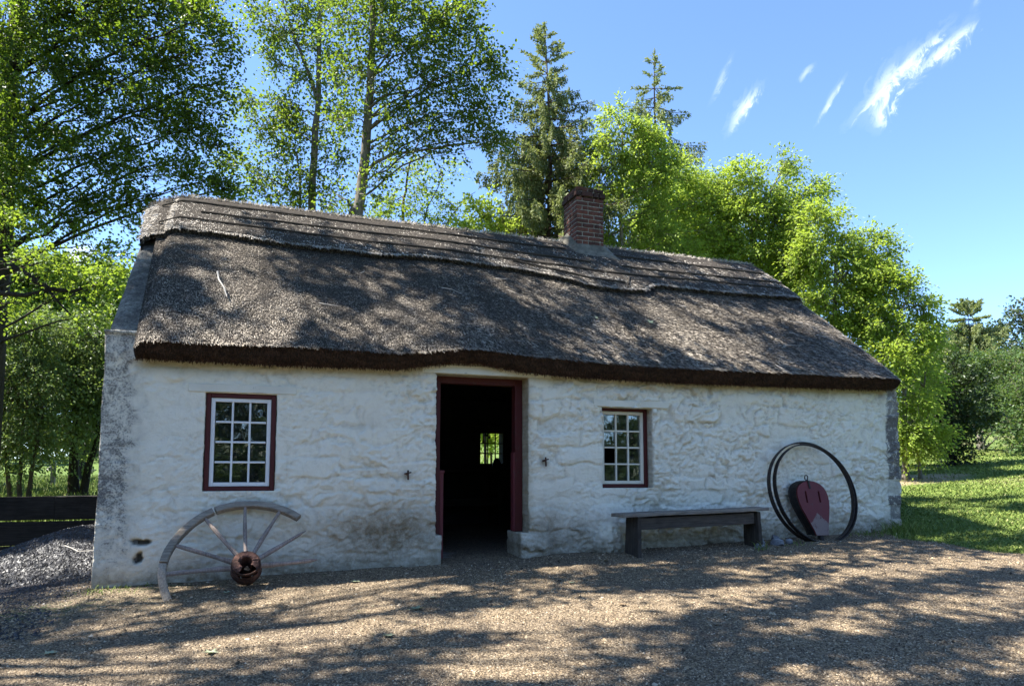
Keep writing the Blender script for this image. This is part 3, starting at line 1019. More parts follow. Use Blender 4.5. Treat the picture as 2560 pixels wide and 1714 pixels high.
rect_wall('rear_wall', DEPTH - 0.22, [BW], M['soot'], -3.48, 6.05, -0.42, 2.42, 0.42)
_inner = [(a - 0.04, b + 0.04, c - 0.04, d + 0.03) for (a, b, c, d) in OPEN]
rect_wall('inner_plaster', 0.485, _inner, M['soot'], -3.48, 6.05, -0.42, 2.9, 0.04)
V, Q = slab((1.28, 2.9, -0.02), (9.5, 5.0, 0.06), sub=(20, 12, 1), wob=0.012, seed=4)
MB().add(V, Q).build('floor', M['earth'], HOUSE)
for x in (-3.47, 6.04):
    pf = np.array([(0.5, -0.3), (5.2, -0.3), (5.2, 2.25), (2.85, 4.0), (0.5, 2.25)])
    V = np.concatenate([np.column_stack([np.full(5, x - 0.015), pf]), np.column_stack([np.full(5, x + 0.015), pf])])
    mesh_obj('inner_plaster', V, [np.array([[0, 1, 2, 3, 4], [9, 8, 7, 6, 5]]), np.array([[i, (i + 1) % 5, 5 + (i + 1) % 5, 5 + i] for i in range(5)])], M['soot'], HOUSE)


# ---- thatch
RX0, RX1 = -3.56, 6.22


def roof_pt(X, t, lift=0.0):
    """front slope: t = 0 at the ridge, 1 at the eave; vectorised"""
    ez = eave_interp(X, 'up')
    X = X - 0.15 * (1 - t) * np.clip((-1.5 - X) / 2.0, 0, 1) ** 1.5
    y = RY + (EY - RY) * t
    z = RZ + (ez - RZ) * t
    z = z + 0.035 * np.sin(np.pi * t) + 0.05 * (fbm(X * 0.55 + 3, t * 2.0, 3, 111) - 0.5) * np.sin(np.pi * np.clip(t, 0, 1)) + 0.02 * (fbm(X * 2.2, t * 5.0, 3, 112) - 0.5)
    edge = np.clip((RX0 + 0.10 - X) / 0.10, 0, 1)
    z = z + 0.05 - 0.09 * edge ** 2.0
    edge2 = np.clip((X - (RX1 - 0.12)) / 0.12, 0, 1)
    z = z - 0.07 * edge2 ** 2.2
    y = y - 0.02 * (fbm(X * 5, t * 9, 3, 113) - 0.5) * t
    n = np.array([0, -0.63, 0.777])
    return np.stack([X, y + n[1] * lift, z + n[2] * lift], -1)


def build_thatch():
    roof = empty('thatched_roof', (1.3, RY, 3.4))
    roof.parent = HOUSE
    roof.location = (0, 0, 3.4)
    # solid body of the front slope: top surface, eave cut, soffit
    xs = np.linspace(RX0, RX1, 330)
    ts = np.concatenate([np.linspace(0, 1, 150)])
    Xg, Tg = np.meshgrid(xs, ts, indexing='ij')
    top = roof_pt(Xg, Tg)
    top[..., 2] += 0.012 * (fbm(Xg * 30, Tg * 90, 2, 121) - 0.5)
    ex = xs
    prof = []
    up = roof_pt(ex, np.ones_like(ex))
    lo = np.stack([ex, np.full_like(ex, -0.095) + 0.02 * (fbm(ex * 7, ex * 0, 3, 122) - 0.5), eave_interp(ex, 'lo') + 0.02 * (fbm(ex * 9, ex * 0 + 3, 3, 123) - 0.5)], -1)
    for k in np.linspace(0, 1, 7)[1:]:
        p = up * (1 - k) + lo * k
        p[:, 1] -= 0.022 * np.sin(np.pi * k)
        p[:, 2] -= 0.012 * np.sin(np.pi * k)
        prof.append(p)
    for yy in (0.25, 1.2, 2.0, RY):
        p = np.stack([ex, np.full_like(ex, yy), eave_interp(ex, 'lo') + 0.04 + (yy + 0.1) * 0.78], -1)
        prof.append(p)
    V = np.concatenate([top, np.stack(prof, 1)], 1)
    nx, nt = V.shape[:2]
    i, j = np.meshgrid(np.arange(nx - 1), np.arange(nt - 1), indexing='ij')
    Q = np.stack([i * nt + j, i * nt + j + 1, (i + 1) * nt + j + 1, (i + 1) * nt + j], -1).reshape(-1, 4)
    side = []
    nt0 = len(ts)
    for s in (0, nx - 1):                                  # verge ends closed
        b = s * nt
        m = (nt - 1)
        k1, k2 = 0, nt - 1
        while k2 - k1 > 2:
            # advance the longer side in proportion
            step = max(1, int(round(nt0 / 10)))
            a2 = min(k1 + step, k2 - 2)
            side.append([b + k1, b + a2, b + k2 - 1, b + k2])
            k1, k2 = a2, k2 - 1
    mesh_obj('front_slope', V.reshape(-1, 3), [Q, np.array(side)], M['thatch'], roof, True)
    # rear slope
    V, Q = slab((1.33, RY + 1.62, 3.42), (9.76, 4.05, 0.26), np.array([[1, 0, 0], [0, 0.777, -0.63], [0, 0.63, 0.777]]), 0.03, (30, 8, 1), 0.02, 5)
    MB().add(V, Q).build('rear_slope', M['thatch'], roof)

    rs = np.random.RandomState(7)

    def strands(name, P0, D, L, W, shade, mat, lift_dir, parent):
        """flat tapering reeds from P0 along D"""
        n = len(P0)
        S = nrm(np.cross(D, lift_dir) + rs.normal(0, 0.35, (n, 3)))
        S = S * W[:, None]
        tip = P0 + D * L[:, None]
        V = np.stack([P0 - S, P0 + S, tip + S * 0.55, tip - S * 0.55], 1).reshape(-1, 3)
        Q = np.arange(n * 4).reshape(-1, 4)
        return mesh_obj(name, V, [Q], mat, parent, False, dict(rnd=np.repeat(shade, 4)))
    # reed ends over the front slope
    n = 270000
    X = rs.uniform(RX0 + 0.01, RX1 - 0.01, n)
    t = rs.uniform(0.30, 1.0, n)
    P = roof_pt(X, t, -0.012)
    down = np.array([0, -0.777, -0.63])
    nn = np.array([0, -0.63, 0.777])
    flow = (fbm(X * 1.3, t * 4, 3, 131) - 0.5)[:, None]
    D = nrm(down + nn * rs.uniform(0.06, 0.36, n)[:, None] + np.array([1.0, 0, 0]) * (rs.normal(0, 0.11, n)[:, None] + flow * 0.5 + 0.10))
    L = rs.uniform(0.045, 0.105, n)
    W = rs.uniform(0.0020, 0.0046, n)
    clump = fbm(X * 16, t * 60, 3, 132)
    sh = np.clip(0.38 * rs.rand(n) + 0.42 * clump + 0.14 + 0.34 * (fbm(X * 11, t * 1.6, 3, 161) - 0.5) + 0.22 * (fbm(X * 1.3, t * 2.2, 3, 162) - 0.5) + 0.12 * (fbm(X * 0.8, t * 3, 3, 133) - 0.5), 0, 1)
    strands('reed_coat', P, D, L, W, sh, M['reed'], nn[None], roof)['kind'] = 'stuff'
    # stubble of the cut eave
    n = 46000
    X = rs.uniform(RX0 + 0.01, RX1 - 0.01, n)
    k = rs.rand(n)
    up, lo = roof_pt(X, np.ones(n)), np.stack([X, np.full(n, -0.095), eave_interp(X, 'lo')], -1)
    P = up * (1 - k[:, None]) + lo * k[:, None]
    P[:, 1] -= 0.020 * np.sin(np.pi * k)
    P[:, 2] -= 0.010 * np.sin(np.pi * k)
    D = nrm(np.array([0, -0.45, -0.80]) + rs.normal(0, 0.28, (n, 3)))
    L = rs.uniform(0.012, 0.035, n) + 0.02 * (k > 0.94) * rs.rand(n)
    strands('eave_stubble', P, D, L, rs.uniform(0.002, 0.005, n), np.clip(rs.rand(n) * 0.7 + 0.5 * fbm(X * 12, k * 6, 2, 134) - 0.1, 0, 1), M['eave'], np.array([[0, -1.0, 0.2]]), roof)['kind'] = 'stuff'
    # a few loose straws lying on the slope
    mb = MB()
    for q in range(15):
        x, tt = rs.uniform(-3.2, 6.0), rs.uniform(0.42, 0.98)
        p = roof_pt(np.array([x]), np.array([tt]), 0.03)[0]
        a = rs.uniform(-1.2, 1.2)
        d = np.array([math.sin(a), -0.777 * math.cos(a), -0.63 * math.cos(a)])
        l = rs.uniform(0.10, 0.32)
        path = [p, p + d * l * 0.5 + nn * 0.02, p + d * l + nn * rs.uniform(-0.005, 0.05)]
        V, Q, T = tube(path, [0.003, 0.0022, 0.0015], 4)
        mb.add(V, Q, T, rs.uniform(0.7, 1))
    mb.build('loose_straws', M['straw'], roof)['kind'] = 'stuff'

    # ---- ridge cap: a saddle of straw with a stepped lower edge
    CX0, CX1 = -3.74, 6.24

    def capD(X):
        xs_ = [-3.8, -3.6, -3.0, -2.0, -1.0, 0.0, 1.1, 1.65, 2.05, 2.25, 2.75, 3.05, 3.25, 3.45, 4.6, 5.4, 6.24]
        ds = [1.27, 1.27, 1.28, 1.44, 1.49, 1.50, 1.55, 1.70, 1.86, 1.90, 1.88, 1.82, 1.60, 1.54, 1.61, 1.56, 1.50]
        return np.interp(X, xs_, ds) + 0.03 * (fbm(X * 4, X * 0, 3, 141) - 0.5)
    SL = 3.12 / 0.777                                        # slope length of a full rafter

    def cap_pt(X, s, lift):
        """s = signed slope distance from the ridge, positive to the front"""
        f = roof_pt(X, np.clip(s, 0.0, None) / SL, 0)
        r = np.stack([X, RY + np.abs(s) * 0.777, RZ + 0.05 - np.abs(s) * 0.63], -1)
        p = np.where((s >= 0)[..., None], f, r)
        w = np.clip(np.abs(s) / 0.22, 0, 1)
        p[..., 1] += np.where(s >= 0, -0.63, 0.63) * lift * w
        p[..., 2] += lift * (0.777 * w + 0.95 * (1 - w)) - 0.02 * (1 - w)
        e = np.clip((-3.50 - X) / 0.24, 0, 1)
        p[..., 2] -= 0.13 * e ** 2.0
        e2 = np.clip((X - 6.10) / 0.14, 0, 1)
        p[..., 2] -= 0.05 * e2 ** 2
        return p
    xs = np.linspace(CX0, CX1, 360)
    q = np.linspace(-1, 1, 81)
    Xg, Qg = np.meshgrid(xs, q, indexing='ij')
    Sg = np.where(Qg >= 0, Qg * capD(Xg), Qg * 1.4)
    TH = 0.086
    top = cap_pt(Xg, Sg, TH * np.ones_like(Sg))
    top[..., 2] += 0.012 * (fbm(Xg * 25, Qg * 12, 3, 142) - 0.5) + 0.015 * (fbm(Xg * 3, Qg * 2, 3, 143) - 0.5)
    lowf = [cap_pt(xs, capD(xs) - 0.025 * k, TH * (1 - k)) for k in (0.35, 0.7, 1.1)]
    V = np.concatenate([top, np.stack(lowf, 1)], 1)
    nx, nt = V.shape[:2]
    i, j = np.meshgrid(np.arange(nx - 1), np.arange(nt - 1), indexing='ij')
    Qf = np.stack([i * nt + j, i * nt + j + 1, (i + 1) * nt + j + 1, (i + 1) * nt + j], -1).reshape(-1, 4)
    ends = []
    V = V.reshape(-1, 3)
    add = []
    for s in (0, nx - 1):                                    # thick ends
        ring = [s * nt + k for k in range(81)]
        base = len(V) + len(add)
        for k in ring:
            p = V[k].copy()
            p[2] -= 0.20
            p[0] += 0.03 if s == 0 else -0.03
            add.append(p)
        for k in range(80):
            f = [ring[k], base + k, base + k + 1, ring[k + 1]]
            ends.append(f if s else f[::-1])
    V = np.vstack([V, np.array(add)])
    capm = mesh_obj('ridge_cap', V, [Qf, np.array(ends)], M['thatch'], roof, True)
    cap_off = roof
    n = 88000
    X = rs.uniform(CX0 + 0.01, CX1 - 0.01, n)
    s = rs.uniform(-0.25, 1.0, n)
    s = np.where(s < 0, s * 0.9, s * capD(X))
    P = cap_pt(X, s, np.full(n, TH - 0.012))
    fr = np.where(s >= 0, 1, -1)[:, None]
    dn = np.array([0, -0.777, -0.63]) * np.where(s >= 0, 1, 0)[:, None] + np.array([0, 0.777, -0.63]) * np.where(s < 0, 1, 0)[:, None]
    nr = np.array([0, -0.63, 0.777]) * np.where(s >= 0, 1, 0)[:, None] + np.array([0, 0.63, 0.777]) * np.where(s < 0, 1, 0)[:, None]
    D = nrm(dn + nr * rs.uniform(0.0, 0.22, n)[:, None] + np.array([1.0, 0, 0]) * rs.normal(0.08, 0.22, n)[:, None])
    left = X < -3.35
    D[left] = nrm(D[left] + np.array([-0.7, 0, -0.1]) * rs.rand(left.sum())[:, None])
    # ruffled crest: some straws stand up from the ridge
    crest = np.abs(s) < 0.10
    D[crest] = nrm(D[crest] * 0.6 + np.array([0.15, -0.1, 0.75]) + rs.normal(0, 0.25, (crest.sum(), 3)))
    L = rs.uniform(0.05, 0.13, n)
    L[crest] *= 0.55
    sh = np.clip(0.5 * rs.rand(n) + 0.8 * fbm(X * 10, s * 8, 3, 151) - 0.12, 0, 1)
    sh = np.clip(sh + 0.15 * sstep(0.5, 0.0, np.abs(s)), 0, 1)
    strands('ridge_straw', P, D, L, rs.uniform(0.0032, 0.0065, n), sh, M['straw'], nr, roof)['kind'] = 'stuff'
    # fringe of dark straw under the step
    n = 22000
    X = rs.uniform(CX0 + 0.02, CX1 - 0.02, n)
    k = rs.rand(n)
    P = cap_pt(X, capD(X) - 0.02 * k, TH * (1 - k))
    D = nrm(np.array([0, -0.777, -0.75]) + rs.normal(0, 0.2, (n, 3)))
    strands('ledge_fringe', P, D, rs.uniform(0.015, 0.05, n), rs.uniform(0.002, 0.004, n), np.clip(rs.rand(n) * 0.9 - 0.1, 0, 1), M['reed'], np.array([[0, -0.63, 0.777]]), roof)['kind'] = 'stuff'
    # split hazel rods pinning the cap
    rows = [([-3.55, -3.3, -1.0, 1.3, 2.2], [0.36, 0.33, 0.40, 0.50, 0.50]), ([3.05, 4.3, 6.0], [0.52, 0.55, 0.62]),
            ([-3.1, -1.0, 1.2, 2.45], [0.70, 0.76, 0.92, 1.0]), ([3.0, 4.4, 6.1], [0.98, 1.02, 1.02]),
            ([-3.55, -3.2, -1.1, 1.2, 2.6, 3.6, 5.9], [0.99, 0.98, 1.15, 1.30, 1.36, 1.30, 1.30]), ([1.05, 1.7, 2.2, 2.75], [1.36, 1.56, 1.72, 1.72]),
            ([2.78, 2.95], [1.80, 1.42])]
    for xs_, ss in rows:
        m = max(4, int((xs_[-1] - xs_[0]) / 0.22))
        X = np.linspace(xs_[0], xs_[-1], m)
        s = np.interp(X, xs_, ss) + rs.normal(0, 0.006, m)
        P = cap_pt(X, s, np.full(m, TH + 0.016))
        V, Q, T = tube(P, 0.0115 + 0.002 * rs.rand(m), 6)
        mb = MB().add(V, Q, T, 0.3)
        mb.build('hazel_rod', M['inwood'], roof)


build_thatch()


# ---- chimney
def build_chimney():
    ch = empty('chimney', (0, 0, 0))
    ch.parent = HOUSE
    x0, x1, y0, y1 = 2.43, 2.925, 2.46, 2.98
    zb, zt = 4.22, 5.53
    V, Q = slab(((x0 + x1) / 2, (y0 + y1) / 2, (zb + zt) / 2), (x1 - x0 - 0.018, y1 - y0 - 0.018, zt - zb), bevel=0.004)
    core = MB().add(V, Q)
    rs = np.random.RandomState(11)
    br = MB()
    cap = MB()
    ch_h = 0.0735

    def ring(mb, z, h, off, grow, seed, tone):
        ax0, ax1, ay0, ay1 = x0 - grow, x1 + grow, y0 - grow, y1 + grow
        for face in range(4):
            a0, a1 = (ax0, ax1) if face in (0, 2) else (ay0, ay1)
            L = a1 - a0
            cuts = [0.0]
            pos = 0.105 if off else 0.215
            while pos < L - 0.05:
                cuts.append(pos)
                pos += 0.215 if rs.rand() > 0.25 else 0.105
            cuts.append(L)
            for p, q in zip(cuts[:-1], cuts[1:]):
                g = 0.016
                cx = a0 + (p + q) / 2
                w = q - p - g
                dth = 0.10 if face in (0, 2) else 0.10
                jut = rs.uniform(-0.003, 0.004)
                if face == 0:
                    c, s = (cx, ay0 + dth / 2 - jut, z + h / 2), (w, dth, h - g)
                elif face == 2:
                    c, s = (cx, ay1 - dth / 2 + jut, z + h / 2), (w, dth, h - g)
                elif face == 1:
                    c, s = (ax1 - dth / 2 + jut, cx, z + h / 2), (dth, w - 0.002, h - g - 0.001)
                else:
                    c, s = (ax0 + dth / 2 - jut, cx, z + h / 2), (dth, w - 0.002, h - g - 0.001)
                V, Q = slab(c, s, bevel=0.006, sub=(2, 2, 1), wob=0.0022, seed=rs.randint(9999))
                V = V + rs.normal(0, 0.0012, V.shape)
                mb.add(V, Q, a=np.clip(tone + rs.uniform(-0.35, 0.35), 0, 1))
    z = zb
    k = 0
    while z < zt - 0.01:
        ring(br, z, ch_h, k % 2, 0.0, k, 0.62)
        z += ch_h
        k += 1
    st = br.build('brick_stack', M['brick'], ch)
    core.build('mortar_core', M['mortar'], ch)
    ring(cap, z, ch_h + 0.02, 1, 0.022, 77, 0.12)
    ring(cap, z + ch_h + 0.022, ch_h - 0.004, 0, 0.004, 78, 0.10)
    V, Q = slab(((x0 + x1) / 2, (y0 + y1) / 2, z + 0.078), (x1 - x0 - 0.02, y1 - y0 - 0.02, 0.14), bevel=0.004)
    cap.build('chimney_cap', M['brick'], ch)
    MB().add(V, Q).build('cap_mortar', M['mortar'], ch)
    # cement skirt where the stack meets the thatch
    fl = MB()
    zr = lambda y: RZ + 0.05 - (RY - y) * 0.81 + 0.115
    ring_in = [(x0 + 0.02, y1), (x0 - 0.004, y0 - 0.004), (x1 + 0.004, y0 - 0.004), (x1 - 0.02, y1)]
    ring_out = [(x0 - 0.13, y1), (x0 - 0.09, y0 - 0.18), (x1 + 0.20, y0 - 0.20), (x1 + 0.14, y1)]
    n = 16
    pi, po = [], []
    for a, b, c, d in zip(ring_in[:-1], ring_in[1:], ring_out[:-1], ring_out[1:]):
        for t in np.linspace(0, 1, n, endpoint=False):
            pi.append((a[0] + (b[0] - a[0]) * t, a[1] + (b[1] - a[1]) * t))
            po.append((c[0] + (d[0] - c[0]) * t, c[1] + (d[1] - c[1]) * t))
    pi.append(ring_in[-1])
    po.append(ring_out[-1])
    pi, po = np.array(pi), np.array(po)
    rows = []
    for k_, lift in ((0, 0.13), (0.35, 0.065), (0.75, 0.028), (1.0, 0.012), (1.02, -0.04)):
        xy = pi * (1 - k_) + po * k_ + rs.normal(0, 0.006, pi.shape) * (k_ > 0)
        z_ = np.where(xy[:, 1] < RY, zr(xy[:, 1]), RZ + 0.165 - (xy[:, 1] - RY) * 0.81) + lift + rs.normal(0, 0.004, len(xy))
        rows.append(np.stack([xy[:, 0], xy[:, 1], z_], -1))
    V = np.stack(rows, 1)
    a_, b_ = V.shape[:2]
    i, j = np.meshgrid(np.arange(a_ - 1), np.arange(b_ - 1), indexing='ij')
    Q = np.stack([i * b_ + j, i * b_ + j + 1, (i + 1) * b_ + j + 1, (i + 1) * b_ + j], -1).reshape(-1, 4)
    fl.add(V.reshape(-1, 3), Q)
    fl.build('cement_skirt', M['cement'], ch, True)


build_chimney()


# ---- windows, lintels, door frame
def frame_boards(x0, x1, z0, z1, y, w, t, mat, name, parent, seed=0, bottom=True):
    mb = MB()
    yc = y + t / 2
    for k, (a, b, side) in enumerate((((x0 + w / 2, yc, z0), (x0 + w / 2, yc, z1), (1, 0, 0)), ((x1 - w / 2, yc, z0), (x1 - w / 2, yc, z1), (1, 0, 0)))):
        V, Q = bar(a, b, w, t, side, 0.004, 8, 0.0015, seed + k)
        mb.add(V, Q)
    for k, zz in enumerate((z1 - w / 2, z0 + w / 2)):
        if k == 1 and not bottom:
            continue
        V, Q = bar((x0 + w + 0.001, yc + 0.001, zz), (x1 - w - 0.001, yc + 0.001, zz), w, t, (0, 0, 1), 0.004, 8, 0.0015, seed + 5 + k)
        mb.add(V, Q)
    return mb.build(name, mat, parent)


def build_window(x0, x1, z0, z1, y, fw, nx, nz, paint, missing=None, glass=True, frame_mat=None, seed=0):
    w = empty('window', (0, 0, 0))
    w.parent = HOUSE
    if frame_mat:
        frame_boards(x0, x1, z0, z1, y, fw, 0.10, frame_mat, 'frame', w, seed)
        a, b, c, d = x0 + fw + 0.002, x1 - fw - 0.002, z0 + fw + 0.002, z1 - fw - 0.002
    else:
        a, b, c, d = x0, x1, z0, z1
    ys = y + 0.018
    sw = 0.040
    mb = MB()
    for k, (p, q, sd, L) in enumerate((((a + sw / 2, ys + 0.02, c), (a + sw / 2, ys + 0.02, d), (1, 0, 0), 0), ((b - sw / 2, ys + 0.02, c), (b - sw / 2, ys + 0.02, d), (1, 0, 0), 0),
                                       ((a + sw, ys + 0.021, d - sw / 2), (b - sw, ys + 0.021, d - sw / 2), (0, 0, 1), 0), ((a + sw, ys + 0.021, c + sw / 2), (b - sw, ys + 0.021, c + sw / 2), (0, 0, 1), 0))):
        V, Q = bar(p, q, sw, 0.04, sd, 0.004, 6, 0.001, seed + k + 20)
        mb.add(V, Q)
    gx0, gx1, gz0, gz1 = a + sw, b - sw, c + sw, d - sw
    bw = 0.021
    xs = np.linspace(gx0, gx1, nx + 1)
    zs = np.linspace(gz0, gz1, nz + 1)
    for x in xs[1:-1]:
        V, Q = bar((x, ys + 0.024, gz0), (x, ys + 0.024, gz1), bw, 0.030, (1, 0, 0), 0.005, 6, 0.0008, seed + 41)
        mb.add(V, Q)
    for z in zs[1:-1]:
        for p, q in zip(xs[:-1], xs[1:]):
            V, Q = bar((p + bw / 2 - 0.002, ys + 0.026, z), (q - bw / 2 + 0.002, ys + 0.026, z), bw, 0.030, (0, 0, 1), 0.005, 2, 0.0006, seed + 42)
            mb.add(V, Q)
    mb.build('sash', paint, w)
    if glass:
        rs = np.random.RandomState(seed)
        for i in range(nx):
            for j in range(nz):
                if missing == (i, j):
                    continue
                tx, tzz = rs.normal(0, 0.006), rs.normal(0, 0.006)
                e = bw / 2 - 0.004
                p = [[xs[i] + e, 0, zs[j] + e], [xs[i + 1] - e, 0, zs[j] + e], [xs[i + 1] - e, 0, zs[j + 1] - e], [xs[i] + e, 0, zs[j + 1] - e]]
                if i == 0:
                    p[0][0] = p[3][0] = xs[i] - 0.004
                if i == nx - 1:
                    p[1][0] = p[2][0] = xs[i + 1] + 0.004
                p = np.array(p)
                m = p.mean(0)
                p[:, 1] = ys + 0.030 + (p[:, 0] - m[0]) * tx + (p[:, 2] - m[2]) * tzz
                pb = p + np.array([0, 0.003, 0])
                V = np.vstack([p, pb])
                Q = [[0, 1, 2, 3], [7, 6, 5, 4], [0, 4, 5, 1], [1, 5, 6, 2], [2, 6, 7, 3], [3, 7, 4, 0]]
                mesh_obj('pane', V, [np.array(Q)], M['glass'], w)
    return w


build_window(-2.912, -2.231, 0.813, 1.816, 0.02, 0.045, 3, 4, M['white'], None, True, M['red'], 1)
build_window(1.602, 2.294, 0.820, 1.826, 0.113, 0.045, 3, 4, M['dwhite'], (0, 1), True, M['red'], 2)
build_window(BW[0], BW[1], BW[2], BW[3], 5.30, 0.03, 3, 3, M['inwood'], None, False, None, 3)


def lintel(xa, xb, za, zb, y, mat, seed, slope=0.0, name='lintel'):
    V, Q = slab(((xa + xb) / 2, y + 0.06, (za + zb) / 2), (xb - xa, 0.12, zb - za), bevel=0.004, sub=(14, 1, 2), wob=0.003, seed=seed)
    V[:, 2] += (V[:, 0] - (xa + xb) / 2) * slope
    MB().add(V, Q).build(name, mat, HOUSE)


lintel(-3.08, -2.03, 1.824, 1.905, -0.027, M['dwhite'], 5, 0.004)
lintel(1.47, 2.53, 1.822, 1.90, -0.030, M['dwhite'], 6, 0.004)
lintel(-0.67, 0.90, 2.136, 2.235, -0.033, M['dwhite'], 7, 0.0)

dw = empty('doorway', (0, 0, 0))
dw.parent = HOUSE
mbs = MB()
frame_boards(-0.50, 0.615, 0.307, 2.145, 0.19, 0.094, 0.13, M['red'], 'door_frame', dw, 30, bottom=False)
# rebate strips
V, Q = bar((0.510, 0.245, 0.310), (0.510, 0.245, 1.25), 0.018, 0.10, (1, 0, 0), 0.003)
MB().add(V, Q).build('door_stop', M['red2'], dw)
# lower half of the door, swung right in and seen nearly edge-on
hd = MB()
V, Q = bar((-0.372, 0.58, 0.02), (-0.372, 0.58, 1.00), 0.044, 0.68, (1, 0, 0), 0.004, 4)
hd.add(V, Q)
V, Q = bar((-0.372, 0.232, 1.015), (-0.372, 0.93, 1.015), 0.066, 0.034, (1, 0, 0), 0.004, 4)
hd.add(V, Q)
hd.build('half_door', M['red2'], dw)  # brighter red makes up for missing light, so the edge reads in the doorway
for z in (0.25, 0.85):
    V, Q, T = tube([(-0.398, 0.262, z - 0.04), (-0.398, 0.262, z + 0.04)], 0.011, 8)
    MB().add(V, Q, T).build('hinge', M['iron'], dw)

# iron shutter dogs in the wall
for hx, hz in ((-0.836, 0.985), (0.807, 1.143)):
    mb = MB()
    V, Q, T = tube([(hx, 0.02, hz), (hx, -0.05, hz), (hx + 0.004, -0.075, hz)], [0.010, 0.010, 0.012], 8)
    mb.add(V, Q, T)
    V, Q = bar((hx + 0.004, -0.078, hz - 0.062), (hx + 0.002, -0.072, hz + 0.045), 0.019, 0.010, (1, 0, 0), 0.003)
    mb.add(V, Q)
    V, Q = bar((hx - 0.038, -0.072, hz + 0.004), (hx + 0.040, -0.074, hz + 0.022), 0.016, 0.010, (0, 0, 1), 0.003)
    mb.add(V, Q)
    mb.build('shutter_hook', M['rust'], HOUSE)
# ------------------------------------------------------------------ things in the yard
def lathe(prof, c, axis, e1, n=28, skip=None):
    """prof: (radius, distance along axis) pairs"""
    c, axis, e1 = np.asarray(c, float), nrm(np.asarray(axis, float)), np.asarray(e1, float)
    e1 = nrm(e1 - axis * (e1 @ axis))
    e2 = np.cross(axis, e1)
    a = np.linspace(0, 2 * np.pi, n, endpoint=False)
    V = np.array([[c + axis * h + (e1 * math.cos(t) + e2 * math.sin(t)) * r for t in a] for r, h in prof]).reshape(-1, 3)
    Q = []
    for i in range(len(prof) - 1):
        for j in range(n):
            if skip and skip(i, j / n * 360.0):
                continue
            Q.append([i * n + j, i * n + (j + 1) % n, (i + 1) * n + (j + 1) % n, (i + 1) * n + j])
    return V, np.array(Q)


def arc_beam(c, e1, e2, nv, r0, r1, d0, d1, a0, a1, n, wob, seed):
    """curved beam of rectangular section in the plane (e1, e2); d along the normal"""
    rs = np.random.RandomState(seed)
    ph = rs.uniform(0, 6, 4)
    V = []
    sec = [(0, .12), (.12, 0), (.88, 0), (1, .12), (1, .88), (.88, 1), (.12, 1), (0, .88)]
    for k in range(n):
        t = k / (n - 1)
        a = R(a0 + (a1 - a0) * t)
        w = wob * math.sin(5 * t + ph[0])
        for (u, v) in sec:
            r = r0 + (r1 - r0) * u + w + rs.normal(0, wob * 0.25)
            d = d0 + (d1 - d0) * v + rs.normal(0, wob * 0.25)
            V.append(c + (e1 * math.cos(a) + e2 * math.sin(a)) * r + nv * d)
    m = len(sec)
    Q = [[k * m + j, k * m + (j + 1) % m, (k + 1) * m + (j + 1) % m, (k + 1) * m + j] for k in range(n - 1) for j in range(m)]
    V = np.array(V)
    T = []
    nb = len(V)
    V = np.vstack([V, V[:m].mean(0), V[-m:].mean(0)])
    for j in range(m):
        T.append([nb, (j + 1) % m, j])
        T.append([nb + 1, (n - 1) * m + j, (n - 1) * m + (j + 1) % m])
    return V, np.array(Q), np.array(T)


